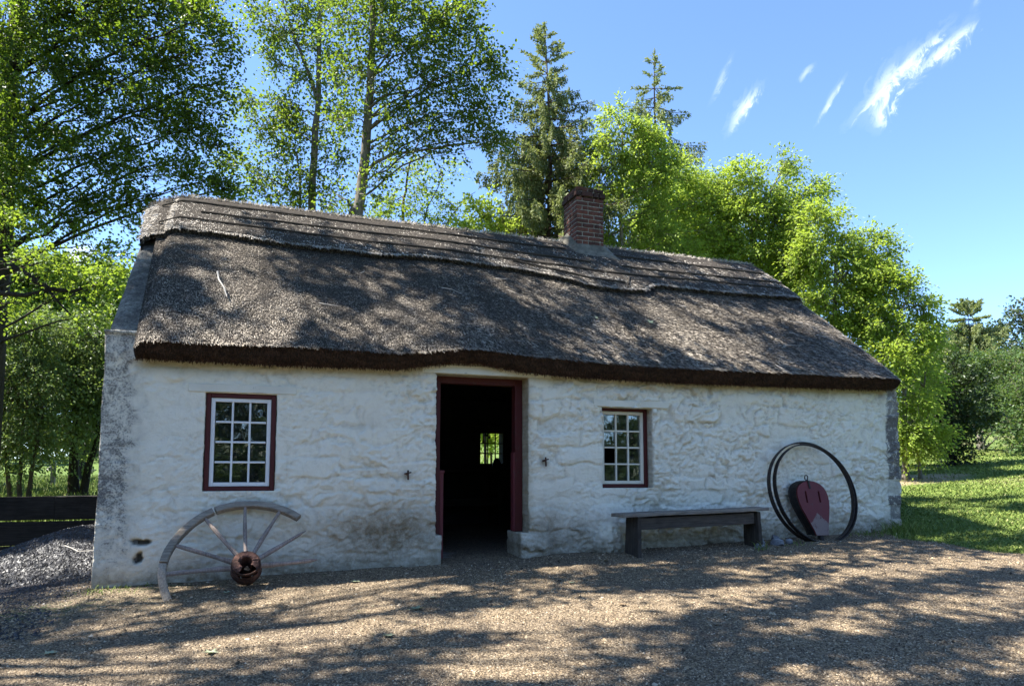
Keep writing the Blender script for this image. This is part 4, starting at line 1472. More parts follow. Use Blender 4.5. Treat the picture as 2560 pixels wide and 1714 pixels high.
def build_wheel():
    C = np.array([-2.48, -0.535, 0.10])
    w = empty('broken_wagon_wheel', (C[0], C[1], -0.1))
    thing(w, 'broken half of a grey wooden wagon wheel leaning under the left window', 'wagon wheel')
    lean, roll = R(38), R(2.5)
    e1 = np.array([math.cos(roll), 0, math.sin(roll)])
    up = np.array([0, math.sin(lean), math.cos(lean)])
    e2 = nrm(up - e1 * (up @ e1))
    nv = nrm(np.cross(e1, e2))                 # towards the viewer and up
    if nv[1] > 0:
        nv = -nv
    for k, (a, b) in enumerate(((204, 172.5), (171, 114.5), (112.5, 46))):
        V, Q, T = arc_beam(C, e1, e2, nv, 0.686 + 0.004 * k, 0.757 + 0.003 * k, -0.033, 0.033, a, b, 40, 0.0045, k)
        MB().add(V, Q, T).build('felloe', M['greywood' if k else 'greywood_z'], w)
    for k, (a, L) in enumerate(((180.5, 0.70), (154, 0.70), (122, 0.70), (90, 0.70), (62.4, 0.70), (33.2, 0.68), (2.0, 0.66))):
        d = e1 * math.cos(R(a)) + e2 * math.sin(R(a))
        s = np.cross(d, nv)
        n = 9
        t = np.linspace(0, 1, n)
        path = C + d * (0.10 + (L - 0.10) * t)[:, None] + s * (0.006 * np.sin(3 * t + k))[:, None]
        rad = 0.021 - 0.005 * t + 0.002 * np.sin(9 * t + k)
        if k == 5:
            rad[-2:] = [0.013, 0.003]
        if k == 6:
            rad[-1] = 0.006
        V, Q, T = tube(path, rad, 8, True, 1.15)
        MB().add(V, Q, T).build('spoke', M['pinkwood'], w)
    hub = empty('hub', (0, 0, 0))
    hub.parent = w
    prof = [(0.055, -0.16), (0.105, -0.16), (0.125, -0.10), (0.138, -0.03), (0.136, 0.03), (0.122, 0.085), (0.112, 0.100), (0.070, 0.104), (0.056, 0.095), (0.052, 0.02), (0.05, -0.15), (0.0, -0.152)]
    V, Q = lathe(prof, C, nv, e1, 36, lambda i, a: 4 <= i <= 8 and 236 < a < 318)
    V = V + np.random.RandomState(2).normal(0, 0.0022, V.shape)
    MB().add(V, Q).build('hub_barrel', M['hub'], hub, False)
    V, Q = lathe([(0.126, 0.050), (0.134, 0.050), (0.129, 0.080), (0.121, 0.080), (0.126, 0.050)], C, nv, e1, 40)
    MB().add(V, Q).build('hub_band', M['rust'], hub, True)
    V, Q = lathe([(0.139, -0.07), (0.143, -0.065), (0.143, -0.040), (0.139, -0.035)], C, nv, e1, 40)
    MB().add(V, Q).build('hub_band', M['rust'], hub, True)
    V, Q = lathe([(0.0, 0.075), (0.026, 0.072), (0.024, -0.02), (0.0, -0.02)], C - e2 * 0.060 + e1 * 0.01, nv, e1, 10)
    MB().add(V + np.random.RandomState(3).normal(0, 0.004, V.shape), Q).build('broken_core', M['slot'], hub)
    # spoke shoulders sunk in the hub
    return w


build_wheel()


def build_bench():
    b = empty('plank_bench', (2.62, -0.36, 0.06))
    thing(b, 'low dark weathered plank bench standing under the small right window', 'bench')
    zl, zr, xa, xb = 0.507, 0.553, 1.600, 3.645
    mid = ((xa + xb) / 2, -0.36, (zl + zr) / 2)
    ax = nrm(np.array([xb - xa, 0, zr - zl]))
    A = np.array([ax, [0, 1, 0], np.cross(ax, [0, 1, 0])])
    V, Q = slab(mid, (xb - xa, 0.325, 0.042), A, 0.007, (26, 4, 1), 0.004, 3)
    MB().add(V, Q).build('seat', M['greydark'], b)
    for k, x in enumerate((1.820, 3.482)):
        zt = 0.505 + (x - xa) / (xb - xa) * 0.046 - 0.026
        zb = tz(x, -0.4) - 0.03

        def tp(V):
            f = (V[:, 2] / max(abs(V[:, 2]).max(), 1e-6) + 1) / 2
            V = V.copy()
            V[:, 1] *= 1.0 + 0.07 * (1 - f)
            V[:, 0] *= 1.0 + 0.25 * (1 - f) * 0.4
            return V
        dx = 0.02 if k else -0.005
        V, Q = slab((x + dx, -0.355, (zt + zb) / 2), (0.047, 0.29, zt - zb), None, 0.006, (1, 4, 8), 0.003, 5 + k, tp)
        V[:, 0] += (V[:, 2] - zt) * (-0.045 if k else 0.03) * 1.0
        MB().add(V, Q).build('leg', M['dark_z'], b)
    for y in (-0.455, -0.245):
        V, Q = slab((2.65, y, 0.422), (1.615, 0.026, 0.135), A, 0.005, (20, 1, 3), 0.003, 8)
        MB().add(V, Q).build('apron', M['dark'], b)


M['greydark'] = wood_mat('bench_top_wood', (0.065, 0.054, 0.043), (0.34, 0.30, 0.25), 'x')
build_bench()


def hoop(cx, y_foot, y_top, z_foot, dia, roll, label, seed, yaw=0.0):
    rs = np.random.RandomState(seed)
    dy = y_top - y_foot
    lean = math.asin(dy / dia)
    e1 = np.array([math.cos(yaw), math.sin(yaw), 0])
    e2 = np.array([-math.sin(yaw) * math.sin(lean), math.cos(yaw) * math.sin(lean), math.cos(lean)])
    nv = np.cross(e1, e2)
    c = np.array([cx, y_foot, z_foot]) + e2 * dia / 2
    n = 120
    a = np.linspace(0, 2 * np.pi, n, endpoint=False)
    r = dia / 2 * (1 + 0.006 * np.sin(2 * a + rs.rand() * 6) + 0.002 * np.sin(5 * a))
    V = []
    for (dr, d) in ((0, -0.030), (0, 0.030), (-0.013, 0.030), (-0.013, -0.030)):
        V.append(c + (np.cos(a) * (r + dr))[:, None] * e1 + (np.sin(a) * (r + dr))[:, None] * e2 + d * nv + rs.normal(0, 0.0004, (n, 3)))
    V = np.stack(V, 1).reshape(-1, 3)
    Q = [[i * 4 + j, i * 4 + (j + 1) % 4, ((i + 1) % n) * 4 + (j + 1) % 4, ((i + 1) % n) * 4 + j] for i in range(n) for j in range(4)]
    o = mesh_obj('iron_tyre', V, [np.array(Q)], M['iron'], None, False)
    thing(o, label, 'iron tyre', 'iron wheel tyres leaning on the wall')


hoop(4.585, -0.39, -0.075, 0.085, 1.375, 0, 'rusty iron wheel tyre lying flat against the white wall, behind the second one', 1, 0.0)
hoop(4.625, -0.435, -0.105, 0.085, 1.355, 0, 'rusty iron wheel tyre standing proud of the other, nearer the grass', 2, 0.035)


def build_bellows():
    b = empty('forge_bellows', (4.60, -0.36, 0.1))
    thing(b, 'faded red teardrop forge bellows with two slots standing inside the iron tyres', 'bellows')
    # outline: height h, left, right
    zs = np.array([0.195, 0.25, 0.35, 0.45, 0.55, 0.63, 0.70, 0.76, 0.81, 0.85, 0.875, 0.893, 0.900])
    hw = np.array([0.100, 0.112, 0.150, 0.190, 0.228, 0.246, 0.250, 0.240, 0.215, 0.175, 0.132, 0.080, 0.02])
    cx = np.array([4.604, 4.600, 4.592, 4.584, 4.576, 4.570, 4.565, 4.560, 4.557, 4.553, 4.552, 4.551, 4.550])
    zz = np.concatenate([np.linspace(0.195, 0.85, 80), np.linspace(0.85, 0.900, 14)[1:]])
    HW, CX = np.interp(zz, zs, hw), np.interp(zz, zs, cx)
    lean = 0.22

    def plane_y(z):
        return -0.385 + (z - 0.195) * lean

    def board(dy, dx, grow, t, slots):
        marks = []
        for zc in range(len(zz)):
            l, r = CX[zc] - HW[zc] - grow + dx, CX[zc] + HW[zc] + grow + dx
            s1, s2 = 4.452 + dx, 4.668 + dx
            xs = np.concatenate([np.linspace(l, min(s1 - 0.014, r), 12) if l < s1 - 0.014 else np.full(12, l),
                                 [np.clip(s1 + 0.014, l, r)], np.linspace(np.clip(s1 + 0.02, l, r), np.clip(s2 - 0.02, l, r), 24), [np.clip(s2 - 0.014, l, r), np.clip(s2 + 0.014, l, r)], np.linspace(np.clip(s2 + 0.02, l, r), r, 12)])
            marks.append(xs)
        Xg = np.array(marks)
        Zg = np.repeat(zz[:, None], Xg.shape[1], 1)
        Yg = plane_y(Zg) + dy
        nz, nx = Xg.shape
        keep = np.ones((nz - 1, nx - 1), bool)
        if slots:
            zm = (zz[:-1] + zz[1:]) / 2
            keep[(zm > 0.615) & (zm < 0.765), 11] = False
            keep[(zm > 0.615) & (zm < 0.765), 37] = False
        i, j = np.nonzero(keep)
        Q = np.stack([i * nx + j, i * nx + j + 1, (i + 1) * nx + j + 1, (i + 1) * nx + j], -1)
        V = np.stack([Xg, Yg, Zg], -1).reshape(-1, 3)
        nV = len(V)
        Vb = V + np.array([0, t, -t * lean])
        ed = np.concatenate([Q[:, [0, 1]], Q[:, [1, 2]], Q[:, [2, 3]], Q[:, [3, 0]]])
        s = np.sort(ed, 1)
        _, inv, cnt = np.unique(s[:, 0] * 100000 + s[:, 1], return_inverse=True, return_counts=True)
        be = ed[cnt[inv] == 1]
        side = np.stack([be[:, 1], be[:, 0], be[:, 0] + nV, be[:, 1] + nV], -1)
        rs = np.random.RandomState(5)
        cen = V[Q].mean(1)
        worn = (cen[:, 2] < 0.475 - 0.9 * np.abs(cen[:, 0] - 4.585 - dx) + 0.05 * (fbm(cen[:, 0] * 40, cen[:, 2] * 40, 3, 7) - 0.5) + 0.012 * np.abs(((cen[:, 0] * 30) % 1) - 0.5)).astype(int)
        return np.vstack([V, Vb]), np.vstack([Q, Q[:, ::-1] + nV, side]), np.concatenate([worn, worn, np.zeros(len(side), int)])
    V, Q, mi = board(0.0, 0.0, 0.0, 0.024, True)
    mesh_obj('front_board', V, [Q], [M['red2'], M['worn']], b, False, None, mi)
    V, Q, mi = board(0.135, -0.012, 0.004, 0.024, False)
    mesh_obj('rear_board', V, [Q], [M['dark_z']], b, False)
    # pleated leather between the boards
    V = []
    per = np.concatenate([np.stack([CX - HW, zz], -1), np.stack([CX + HW, zz], -1)[::-1]])
    layers = [(0.022, 0.004), (0.05, -0.012), (0.078, 0.006), (0.106, -0.012), (0.136, 0.004)]
    n = len(per)
    ctr = np.array([4.575, 0.55])
    for d, g in layers:
        dirn = nrm(per - ctr)
        p = per + dirn * g
        V.append(np.stack([p[:, 0] - 0.09 * d, plane_y(p[:, 1]) + d, p[:, 1]], -1))
    V = np.concatenate(V)
    Q = [[k * n + i, k * n + (i + 1) % n, (k + 1) * n + (i + 1) % n, (k + 1) * n + i] for k in range(len(layers) - 1) for i in range(n)]
    mesh_obj('leather', V, [np.array(Q)], M['leather'], b, True)
    V, Q, T = tube([(4.602, -0.33, 0.22), (4.603, -0.355, 0.15), (4.604, -0.375, 0.095)], [0.042, 0.032, 0.024], 12)
    MB().add(V, Q, T).build('nozzle', M['iron'], b)
    mb = MB()
    V, Q = bar((4.532, plane_y(0.80) - 0.008, 0.80), (4.525, plane_y(0.895) - 0.008, 0.905), 0.028, 0.006, (1, 0, 0), 0.002)
    mb.add(V, Q)
    a = np.linspace(0, 2 * np.pi, 15)
    p = np.stack([4.507 + 0.026 * np.cos(a), np.full(15, plane_y(0.93)), 0.945 + 0.034 * np.sin(a)], -1)
    V, Q, T = tube(p, 0.0065, 6)
    mb.add(V, Q, T)
    V, Q, T = tube([(4.525, plane_y(0.9) - 0.006, 0.895), (4.514, plane_y(0.92), 0.925)], 0.009, 6)
    mb.add(V, Q, T)
    mb.build('hook', M['iron'], b)


build_bellows()


def rock(name, c, s, seed, mat, label, cat, group=None):
    bm = bmesh.new()
    bmesh.ops.create_icosphere(bm, subdivisions=3, radius=1.0)
    rs = np.random.RandomState(seed)
    V = np.array([v.co[:] for v in bm.verts])
    d = np.ones(len(V))
    for k in range(9):                       # chop facets off
        nn = nrm(rs.normal(0, 1, 3))
        lim = rs.uniform(0.55, 0.85)
        pr = V @ nn
        V = V - np.clip(pr - lim, 0, 9)[:, None] * nn * 0.92
    V = V + rs.normal(0, 0.012, V.shape)
    F = [[v.index for v in f.verts] for f in bm.faces]
    bm.free()
    a = rs.uniform(0, 6.28)
    Rz = np.array([[math.cos(a), -math.sin(a), 0], [math.sin(a), math.cos(a), 0], [0, 0, 1]])
    V = (V * np.array(s)) @ Rz.T + np.array(c)
    o = mesh_obj(name, V, [np.array(F)], mat, None, False)
    thing(o, label, cat, group)


for k, (x, y, sx, sz, lb) in enumerate((
        (3.63, -0.36, 0.105, 0.085, 'largest dark angular stone against the right leg of the bench'),
        (3.52, -0.46, 0.075, 0.05, 'small grey stone just in front of the right bench leg'),
        (3.86, -0.40, 0.095, 0.065, 'flat grey stone between the bench and the iron tyres'),
        (3.93, -0.27, 0.085, 0.085, 'dark pointed stone tight under the wall beside the tyres'),
        (4.06, -0.38, 0.060, 0.045, 'small dark stone touching the left rim of the tyres'))):
    rock('loose_stone', (x, y, float(ground_z(np.array([x]), np.array([y]))[0]) + sz * 0.35), (sx, sx * 0.75, sz), k + 3, M['stone'], lb, 'stone', 'loose stones beside the bench')


# fallen leaves
def leaf_obj(p, size, rot, mat, label, seed, tilt=None):
    rs = np.random.RandomState(seed)
    pts = []
    lob = 5
    for k in range(lob * 4):
        a = -math.pi * 0.80 + k / (lob * 4 - 1) * math.pi * 1.60
        ph = (k % 4) / 4.0
        r = 1.0 - 0.52 * abs(math.sin(math.pi * (k / 4.0))) + rs.uniform(-0.06, 0.06)
        r *= 0.75 + 0.25 * math.cos(a)
        pts.append((r * math.cos(a), r * math.sin(a)))
    pts = np.array(pts)
    n = len(pts)
    mid = pts * 0.5
    V = np.vstack([[(-0.25, 0)], mid, pts])
    z = 0.10 * np.hypot(V[:, 0], V[:, 1]) ** 2 + 0.16 * np.abs(V[:, 1]) * rs.uniform(0.3, 1.2) + rs.normal(0, 0.025, len(V))
    V = np.column_stack([V, z])
    T = [[0, 1 + i, 2 + i] for i in range(n - 1)]
    Q = [[1 + i, 1 + n + i, 2 + n + i, 2 + i] for i in range(n - 1)]
    st, sq, stt = tube([(-0.25, 0, 0.02), (-0.6, 0.05, 0.03), (-0.95, 0.16, 0.02)], [0.03, 0.02, 0.02], 4)
    c, s = math.cos(rot), math.sin(rot)
    mb = MB()
    for (v, q, t) in ((V, Q, T), (st, sq, stt)):
        v = np.asarray(v) * size
        v = np.stack([v[:, 0] * c - v[:, 1] * s, v[:, 0] * s + v[:, 1] * c, v[:, 2]], -1)
        if tilt is not None:
            v = v @ np.asarray(tilt)
        mb.add(v + np.asarray(p), q, t, rs.uniform(0.3, 0.8))
    o = mb.build('fallen_leaf', mat, None, False)
    thing(o, label, 'leaf', 'fallen leaves')


def litter():
    rs = np.random.RandomState(61)
    n = 1500
    x, y = rs.uniform(-6.5, 7.0, n), -0.04 - 4.8 * rs.rand(n) ** 1.6
    a, s = rs.uniform(0, 6.28, n), rs.uniform(0.006, 0.020, n)
    z = ground_z(x, y) + 0.008
    d = np.stack([np.cos(a), np.sin(a), rs.normal(0, 0.2, n)], -1) * s[:, None]
    e = np.stack([-np.sin(a), np.cos(a), rs.normal(0, 0.3, n)], -1) * (s * rs.uniform(0.15, 0.6, n))[:, None]
    P = np.stack([x, y, z], -1)
    V = np.stack([P - d, P + e, P + d, P - e], 1).reshape(-1, 3)
    o = mesh_obj('leaf_litter', V, [np.arange(4 * n).reshape(-1, 4)], M['litter'], None, False, dict(rnd=np.repeat(rs.rand(n), 4)))
    o['kind'] = 'stuff'


M['litter'] = m_reed('leaf_litter', [(0, (0.03, 0.022, 0.015)), (0.6, (0.13, 0.085, 0.05)), (0.85, (0.16, 0.17, 0.07)), (1, (0.34, 0.28, 0.18))])
litter()
M['leaf_green'] = leaf_mat('fresh_fallen_leaf', (0.22, 0.25, 0.14), (0.42, 0.45, 0.29), (0.3, 0.36, 0.16), 0.15)
M['leaf_tan'] = leaf_mat('dry_fallen_leaf', (0.16, 0.11, 0.06), (0.36, 0.26, 0.16), (0.3, 0.2, 0.1), 0.15)
for k, (x, y, s, r, mt_, lb) in enumerate((
        (-1.131, -1.89, 0.085, 0.3, 'leaf_green', 'large pale green lobed leaf, biggest on the gravel before the door'),
        (-2.647, -0.66, 0.055, 1.4, 'leaf_green', 'pale leaf on dark gravel just right of the wheel hub'),
        (-1.45, -0.62, 0.070, 2.2, 'leaf_green', 'flat green leaf in the shade between wheel and doorway'),
        (-0.887, -1.527, 0.055, 4.0, 'leaf_green', 'small green leaf beyond the largest leaf, toward the door'),
        (-1.48, -2.529, 0.070, 5.2, 'leaf_green', 'dull green leaf in shadow, nearest the photographer of those before the door'),
        (0.955, -3.131, 0.050, 0.9, 'leaf_tan', 'small pinkish tan leaf on sunlit gravel in the right foreground'),
        (0.586, -2.342, 0.060, 3.1, 'leaf_tan', 'ragged tan leaf on the gravel in front of the hook right of the door'),
        (-2.683, -2.429, 0.075, 2.6, 'leaf_green', 'pale green leaf on the gravel out in front of the left window'),
        (0.528, -1.403, 0.055, 1.1, 'leaf_green', 'light green leaf on sunlit gravel right of the doorway'),
        (1.33, -0.55, 0.065, 5.6, 'leaf_tan', 'brown curled leaf on shaded gravel left of the bench'),
        (-3.75, -2.05, 0.070, 0.4, 'leaf_green', 'pale leaf lying at the left edge of the gravel foreground'))):
    leaf_obj((x, y, float(ground_z(np.array([x]), np.array([y]))[0]) + 0.012), s, r, M[mt_], lb, k)
_roofT = np.array([[1, 0, 0], [0, 0.777, 0.63], [0, -0.63, 0.777]])
for k, (x, t, s, lb) in enumerate(((2.62, 0.735, 0.075, 'grey green leaf caught on the thatch below the step in the ridge cap'), (1.80, 0.735, 0.045, 'small leaf on the thatch, left of the larger roof leaf'))):
    leaf_obj(roof_pt(np.array([x]), np.array([t]), 0.045)[0], s, 1.0 + k, M['leaf_green'], lb, 40 + k, _roofT)


def twig(path, r, label, mat):
    V, Q, T = tube(path, r, 6)
    o = MB().add(V, Q, T, 0.9).build('twig', mat)
    thing(o, label, 'twig', 'fallen twigs')


M['twig'] = m_reed('bleached_twig', [(0, (0.2, 0.18, 0.15)), (1, (0.50, 0.46, 0.40))])
_rp = lambda x, t, l=0.05: roof_pt(np.array([x]), np.array([t]), l)[0]
twig([_rp(-2.86, 0.62), _rp(-2.84, 0.68, 0.06), _rp(-2.78, 0.73, 0.055), _rp(-2.75, 0.78)], [0.011, 0.009, 0.010, 0.006], 'bleached forked twig stuck in the thatch above the left window', M['twig'])
_g = lambda x, y, dz=0.02: (x, y, float(ground_z(np.array([x]), np.array([y]))[0]) + dz)


# ---- coal heap, plank wall behind it
def heap_h(x, y):
    h = 0.42 * np.exp(-((x + 4.55) / 1.15) ** 2) * sstep(0.75, 2.7, y) * (0.9 + 0.25 * fbm(x * 1.3, y * 1.3, 3, 201))
    return h * sstep(-7.2, -6.0, x)


def build_coal():
    xs, ys = np.linspace(-7.3, -3.87, 110), np.linspace(0.6, 3.49, 90)
    X, Y = np.meshgrid(xs, ys, indexing='ij')
    H = heap_h(X, Y)
    Z = ground_z(X, Y) + H - 0.02 + 0.05 * H * (fbm(X * 9, Y * 9, 3, 202) - 0.4)
    ny = len(ys)
    i, j = np.meshgrid(np.arange(len(xs) - 1), np.arange(ny - 1), indexing='ij')
    Q = np.stack([i * ny + j, (i + 1) * ny + j, (i + 1) * ny + j + 1, i * ny + j + 1], -1).reshape(-1, 4)
    o = mesh_obj('coal_heap', np.stack([X, Y, Z], -1).reshape(-1, 3), [Q], M['coal'], None, False, dict(rnd=np.full(X.size, 0.2)))
    o['kind'] = 'stuff'
    rs = np.random.RandomState(8)
    n = 44000
    x, y = rs.uniform(-7.2, -3.9, n), rs.uniform(0.3, 3.45, n)
    h = heap_h(x, y)
    ok = rs.rand(n) < np.clip(h * 4 + 0.25, 0, 1)
    x, y, h = x[ok], y[ok], h[ok]
    stones(x, y, rs, 'coal_lumps', 0.010, 0.030, M['coal'], 0.0, ground_z(x, y) + h - 0.02)
    n = 26000
    x, y = rs.uniform(-7.5, -3.9, n), rs.uniform(-1.6, 3.0, n)
    ok = (rs.rand(n) < sstep(-3.7, -4.5, x + 0.8 * (fbm(x * 2, y * 2, 3, 203) - 0.5)) * 0.9) & (fbm(x * 1.5, y * 1.5, 3, 204) > rs.uniform(0.2, 0.6, n))
    stones(x[ok], y[ok], rs, 'coal_gravel', 0.007, 0.020, M['coal'], 0.0)


build_coal()
twig([_g(-4.55, 2.05, 0.30), _g(-4.42, 1.85, 0.27), _g(-4.32, 1.75, 0.22), _g(-4.12, 1.72, 0.22)], [0.008, 0.007, 0.007, 0.005], 'bent pale twig lying on the foot of the coal heap', M['twig'])

pw = empty('plank_wall', (-8.5, 3.56, 0))
thing(pw, 'low wall of tarred horizontal planks behind the coal heap', 'plank wall')
for k, (za, zb) in enumerate(((0.372, 0.690), (0.040, 0.352), (-0.30, 0.025))):
    for (xa, xb) in ((-13.6, -8.62), (-8.6, -4.98 + 0.3 * (k == 1)), (-4.96 + 0.3 * (k == 1), -3.75)):
        V, Q = slab(((xa + xb) / 2, 3.56, (za + zb) / 2), (xb - xa + 0.012, 0.06, zb - za), None, 0.006, (24, 1, 2), 0.006, k * 7 + int(-xa))
        MB().add(V, Q).build('plank', M['fence'], pw)
for x in (-12.5, -10.4, -8.3, -6.2, -4.1):
    V, Q = slab((x, 3.66, 0.15), (0.12, 0.12, 1.0), None, 0.008, (1, 1, 4), 0.004, int(-x * 3))
    MB().add(V, Q).build('post', M['fence'], pw)


def post(x, y, h, label, mat):
    z = tz(x, y)
    mb = MB()
    V, Q = slab((x, y, z + h / 2 - 0.1), (0.13, 0.12, h + 0.2), None, 0.012, (1, 1, 5), 0.006, 9)
    mb.add(V, Q)
    thing(mb.build('fence_post', mat), label, 'post')


post(-8.62, 19.9, 0.75, 'short pale wooden post standing in the grass beyond the plank wall', M['greywood_z'])


# ---- inside the forge, glimpsed through the door
wb = empty('workbench', (0.9, 5.0, 0))
thing(wb, 'dark workbench under the back window, seen through the doorway', 'workbench')
V, Q = slab((0.85, 4.92, 1.075), (2.5, 0.62, 0.05), None, 0.006, (12, 3, 1), 0.003, 2)
MB().add(V, Q).build('bench_top', M['inwood'], wb)
for x in (-0.2, 1.88):
    for y in (4.68, 5.15):
        V, Q = bar((x, y, -0.01), (x - 0.03, y, 1.05), 0.075, 0.075)
        MB().add(V, Q).build('leg', M['inwood'], wb)
V, Q = bar((-0.2, 4.66, 0.49), (1.88, 4.66, 0.50), 0.13, 0.03, (0, 0, 1))
MB().add(V, Q).build('rail', M['inwood'], wb)
V, Q = lathe([(0.0, 0), (0.085, 0), (0.088, 0.03), (0.080, 0.10), (0.058, 0.17), (0.040, 0.185), (0.040, 0.205), (0.0, 0.207)], (1.905, 4.95, 1.101), (0, 0, 1), (1, 0, 0), 20)
thing(MB().add(V, Q).build('dark_jug', M['iron'], None, True), 'dark squat jug silhouetted in the small back window', 'jug')
tr = empty('tool_rack', (1.8, 5.2, 1.9))
thing(tr, 'rail of hanging tools above the back window inside the dark room', 'tool rack')
V, Q = bar((1.2, 5.16, 1.925), (2.35, 5.16, 1.93), 0.035, 0.03, (0, 0, 1))
MB().add(V, Q).build('rail', M['inwood'], tr)
for k, (x, l, w) in enumerate(((1.68, 0.32, 0.02), (1.73, 0.20, 0.035), (1.80, 0.24, 0.018), (1.50, 0.30, 0.03))):
    mb = MB()
    V, Q, T = tube([(x, 5.12, 1.94), (x + 0.01, 5.11, 1.94 - l)], w * 0.45, 6)
    mb.add(V, Q, T)
    V, Q = slab((x + 0.01, 5.11, 1.94 - l), (w * 2.2, 0.03, 0.05), None, 0.006)
    mb.add(V, Q)
    mb.build('hanging_tool', M['iron'], tr)
# ------------------------------------------------------------------ trees, shrubs, grass
LEAF = dict(
    alder=leaf_mat('alder_leaf', (0.014, 0.032, 0.007), (0.080, 0.130, 0.022), (0.29, 0.42, 0.032), 0.42),
    left=leaf_mat('deep_green_alder_leaf', (0.016, 0.037, 0.008), (0.080, 0.132, 0.022), (0.28, 0.42, 0.030), 0.40),
    maple=leaf_mat('young_maple_leaf', (0.12, 0.185, 0.028), (0.34, 0.44, 0.078), (0.47, 0.61, 0.070), 0.50, 0.5, 0.25),
    willow=leaf_mat('grey_green_leaf', (0.040, 0.070, 0.024), (0.18, 0.25, 0.095), (0.32, 0.44, 0.085), 0.35),
    bright=leaf_mat('bright_green_leaf', (0.055, 0.105, 0.014), (0.17, 0.27, 0.040), (0.36, 0.50, 0.045), 0.45),
    shrub=leaf_mat('dark_shrub_leaf', (0.012, 0.026, 0.008), (0.050, 0.085, 0.022), (0.08, 0.13, 0.020), 0.25),
    right=leaf_mat('glossy_green_leaf', (0.035, 0.075, 0.020), (0.12, 0.19, 0.060), (0.20, 0.30, 0.05), 0.35),
    spruce=leaf_mat('spruce_needles', (0.070, 0.095, 0.042), (0.28, 0.31, 0.13), (0.34, 0.40, 0.10), 0.30, 0.6, 0.2),
    far=leaf_mat('far_wood_leaf', (0.030, 0.050, 0.024), (0.10, 0.135, 0.055), (0.10, 0.15, 0.04), 0.2),
)
ST = dict(
    alder=dict(twigs=6, leaves=11, tlen=0.62, out=0.8, spread=0.75, up=0.05, droop=0.30, jit=0.035, hang=-0.15, nr=0.75, ll=0.066, lw=0.052, round=True),
    left=dict(twigs=7, leaves=12, tlen=0.55, out=0.9, spread=0.62, up=-0.10, droop=0.25, jit=0.035, hang=-0.2, nr=0.65, ll=0.062, lw=0.048, round=True),
    maple=dict(twigs=8, leaves=10, tlen=0.50, out=1.0, spread=0.70, up=0.12, droop=0.35, jit=0.035, hang=-0.40, nr=0.60, flat=0.45, ll=0.090, lw=0.052, round=False),
    willow=dict(twigs=7, leaves=13, tlen=0.75, out=0.6, spread=0.75, up=0.0, droop=0.5, jit=0.05, hang=-0.5, nr=1.0, ll=0.085, lw=0.050, round=False),
    shrub=dict(twigs=7, leaves=12, tlen=0.55, out=0.7, spread=0.75, up=0.2, droop=0.25, jit=0.05, hang=-0.2, nr=0.9, ll=0.10, lw=0.065, round=False),
    shade=dict(twigs=6, leaves=10, tlen=0.62, out=0.5, spread=0.5, up=-0.05, droop=0.1, jit=0.06, hang=0.0, nr=0.45, ll=0.115, lw=0.090, round=True),
    far=dict(twigs=6, leaves=9, tlen=1.5, out=0.7, spread=0.8, up=0.2, droop=0.3, jit=0.15, hang=0.0, nr=1.0, ll=0.32, lw=0.24, round=False),
)


def foliage(C, O, st, rs, tint=None):
    n, K, Mn = len(C), st['twigs'], st['leaves']
    d = nrm(O[:, None] * st['out'] + rs.normal(0, st['spread'], (n, K, 3)) * np.array([1, 1, st.get('flat', 0.75)]) + np.array([0, 0, st['up']]))
    if 'stretch' in st:
        d = nrm(d * np.array(st['stretch']))
    L = st['tlen'] * rs.uniform(0.55, 1.25, (n, K))
    s = (np.arange(Mn) + 0.6 + rs.uniform(-0.4, 0.4, (n, K, Mn))) / Mn
    base = C[:, None] + rs.normal(0, 0.06, (n, K, 3))
    P = base[:, :, None] + d[:, :, None] * (L[:, :, None] * s)[..., None]
    P[..., 2] -= st['droop'] * L[:, :, None] * s ** 2
    tw = (base, base + d * (L * 0.5)[..., None] - np.array([0, 0, 1.0]) * (st['droop'] * L * 0.25)[..., None], base + d * L[..., None] - np.array([0, 0, 1.0]) * (st['droop'] * L)[..., None])
    P = P + rs.normal(0, st['jit'], P.shape)
    A = nrm(d[:, :, None] * 0.9 + rs.normal(0, 0.5, P.shape) + np.array([0, 0, st['hang']]))
    N = rs.normal(0, st['nr'], P.shape) + np.array([0, 0, 1.0])
    N = nrm(N - A * (N * A).sum(-1, keepdims=True))
    tc = rs.normal(0.48, 0.17, (n, 1, 1)) if tint is None else tint[:, None, None] + rs.normal(0, 0.08, (n, 1, 1))
    rn = np.clip(tc + rs.normal(0, 0.17, P.shape[:3]), 0, 1)
    sc = rs.uniform(0.65, 1.2, P.shape[:3])
    return P.reshape(-1, 3), A.reshape(-1, 3), N.reshape(-1, 3), rn.ravel(), sc.ravel(), tw


def leaf_mesh(name, P, A, N, rn, sc, ll, lw, rnd_shape, mat, parent):
    B = np.cross(N, A)
    l = (ll * sc)[:, None]
    w = (lw * 0.5 * sc)[:, None]
    if rnd_shape:
        V = np.stack([P, P + A * l * 0.32 + B * w + N * w * 0.22, P + A * l * 0.78 + B * w * 0.8 + N * w * 0.2, P + A * l,
                      P + A * l * 0.78 - B * w * 0.8 + N * w * 0.2, P + A * l * 0.32 - B * w + N * w * 0.22], 1)
        b = np.arange(len(P))[:, None] * 6
        Q = np.concatenate([b + np.array([[0, 1, 2, 3]]), b + np.array([[0, 3, 4, 5]])])
        k = 6
    else:
        V = np.stack([P, P + A * l * 0.42 + B * w + N * w * 0.25, P + A * l - N * l * 0.10, P + A * l * 0.42 - B * w + N * w * 0.25], 1)
        Q = np.arange(len(P) * 4).reshape(-1, 4)
        k = 4
    return mesh_obj(name, V.reshape(-1, 3), [Q], mat, parent, False, dict(rnd=np.repeat(rn, k)))


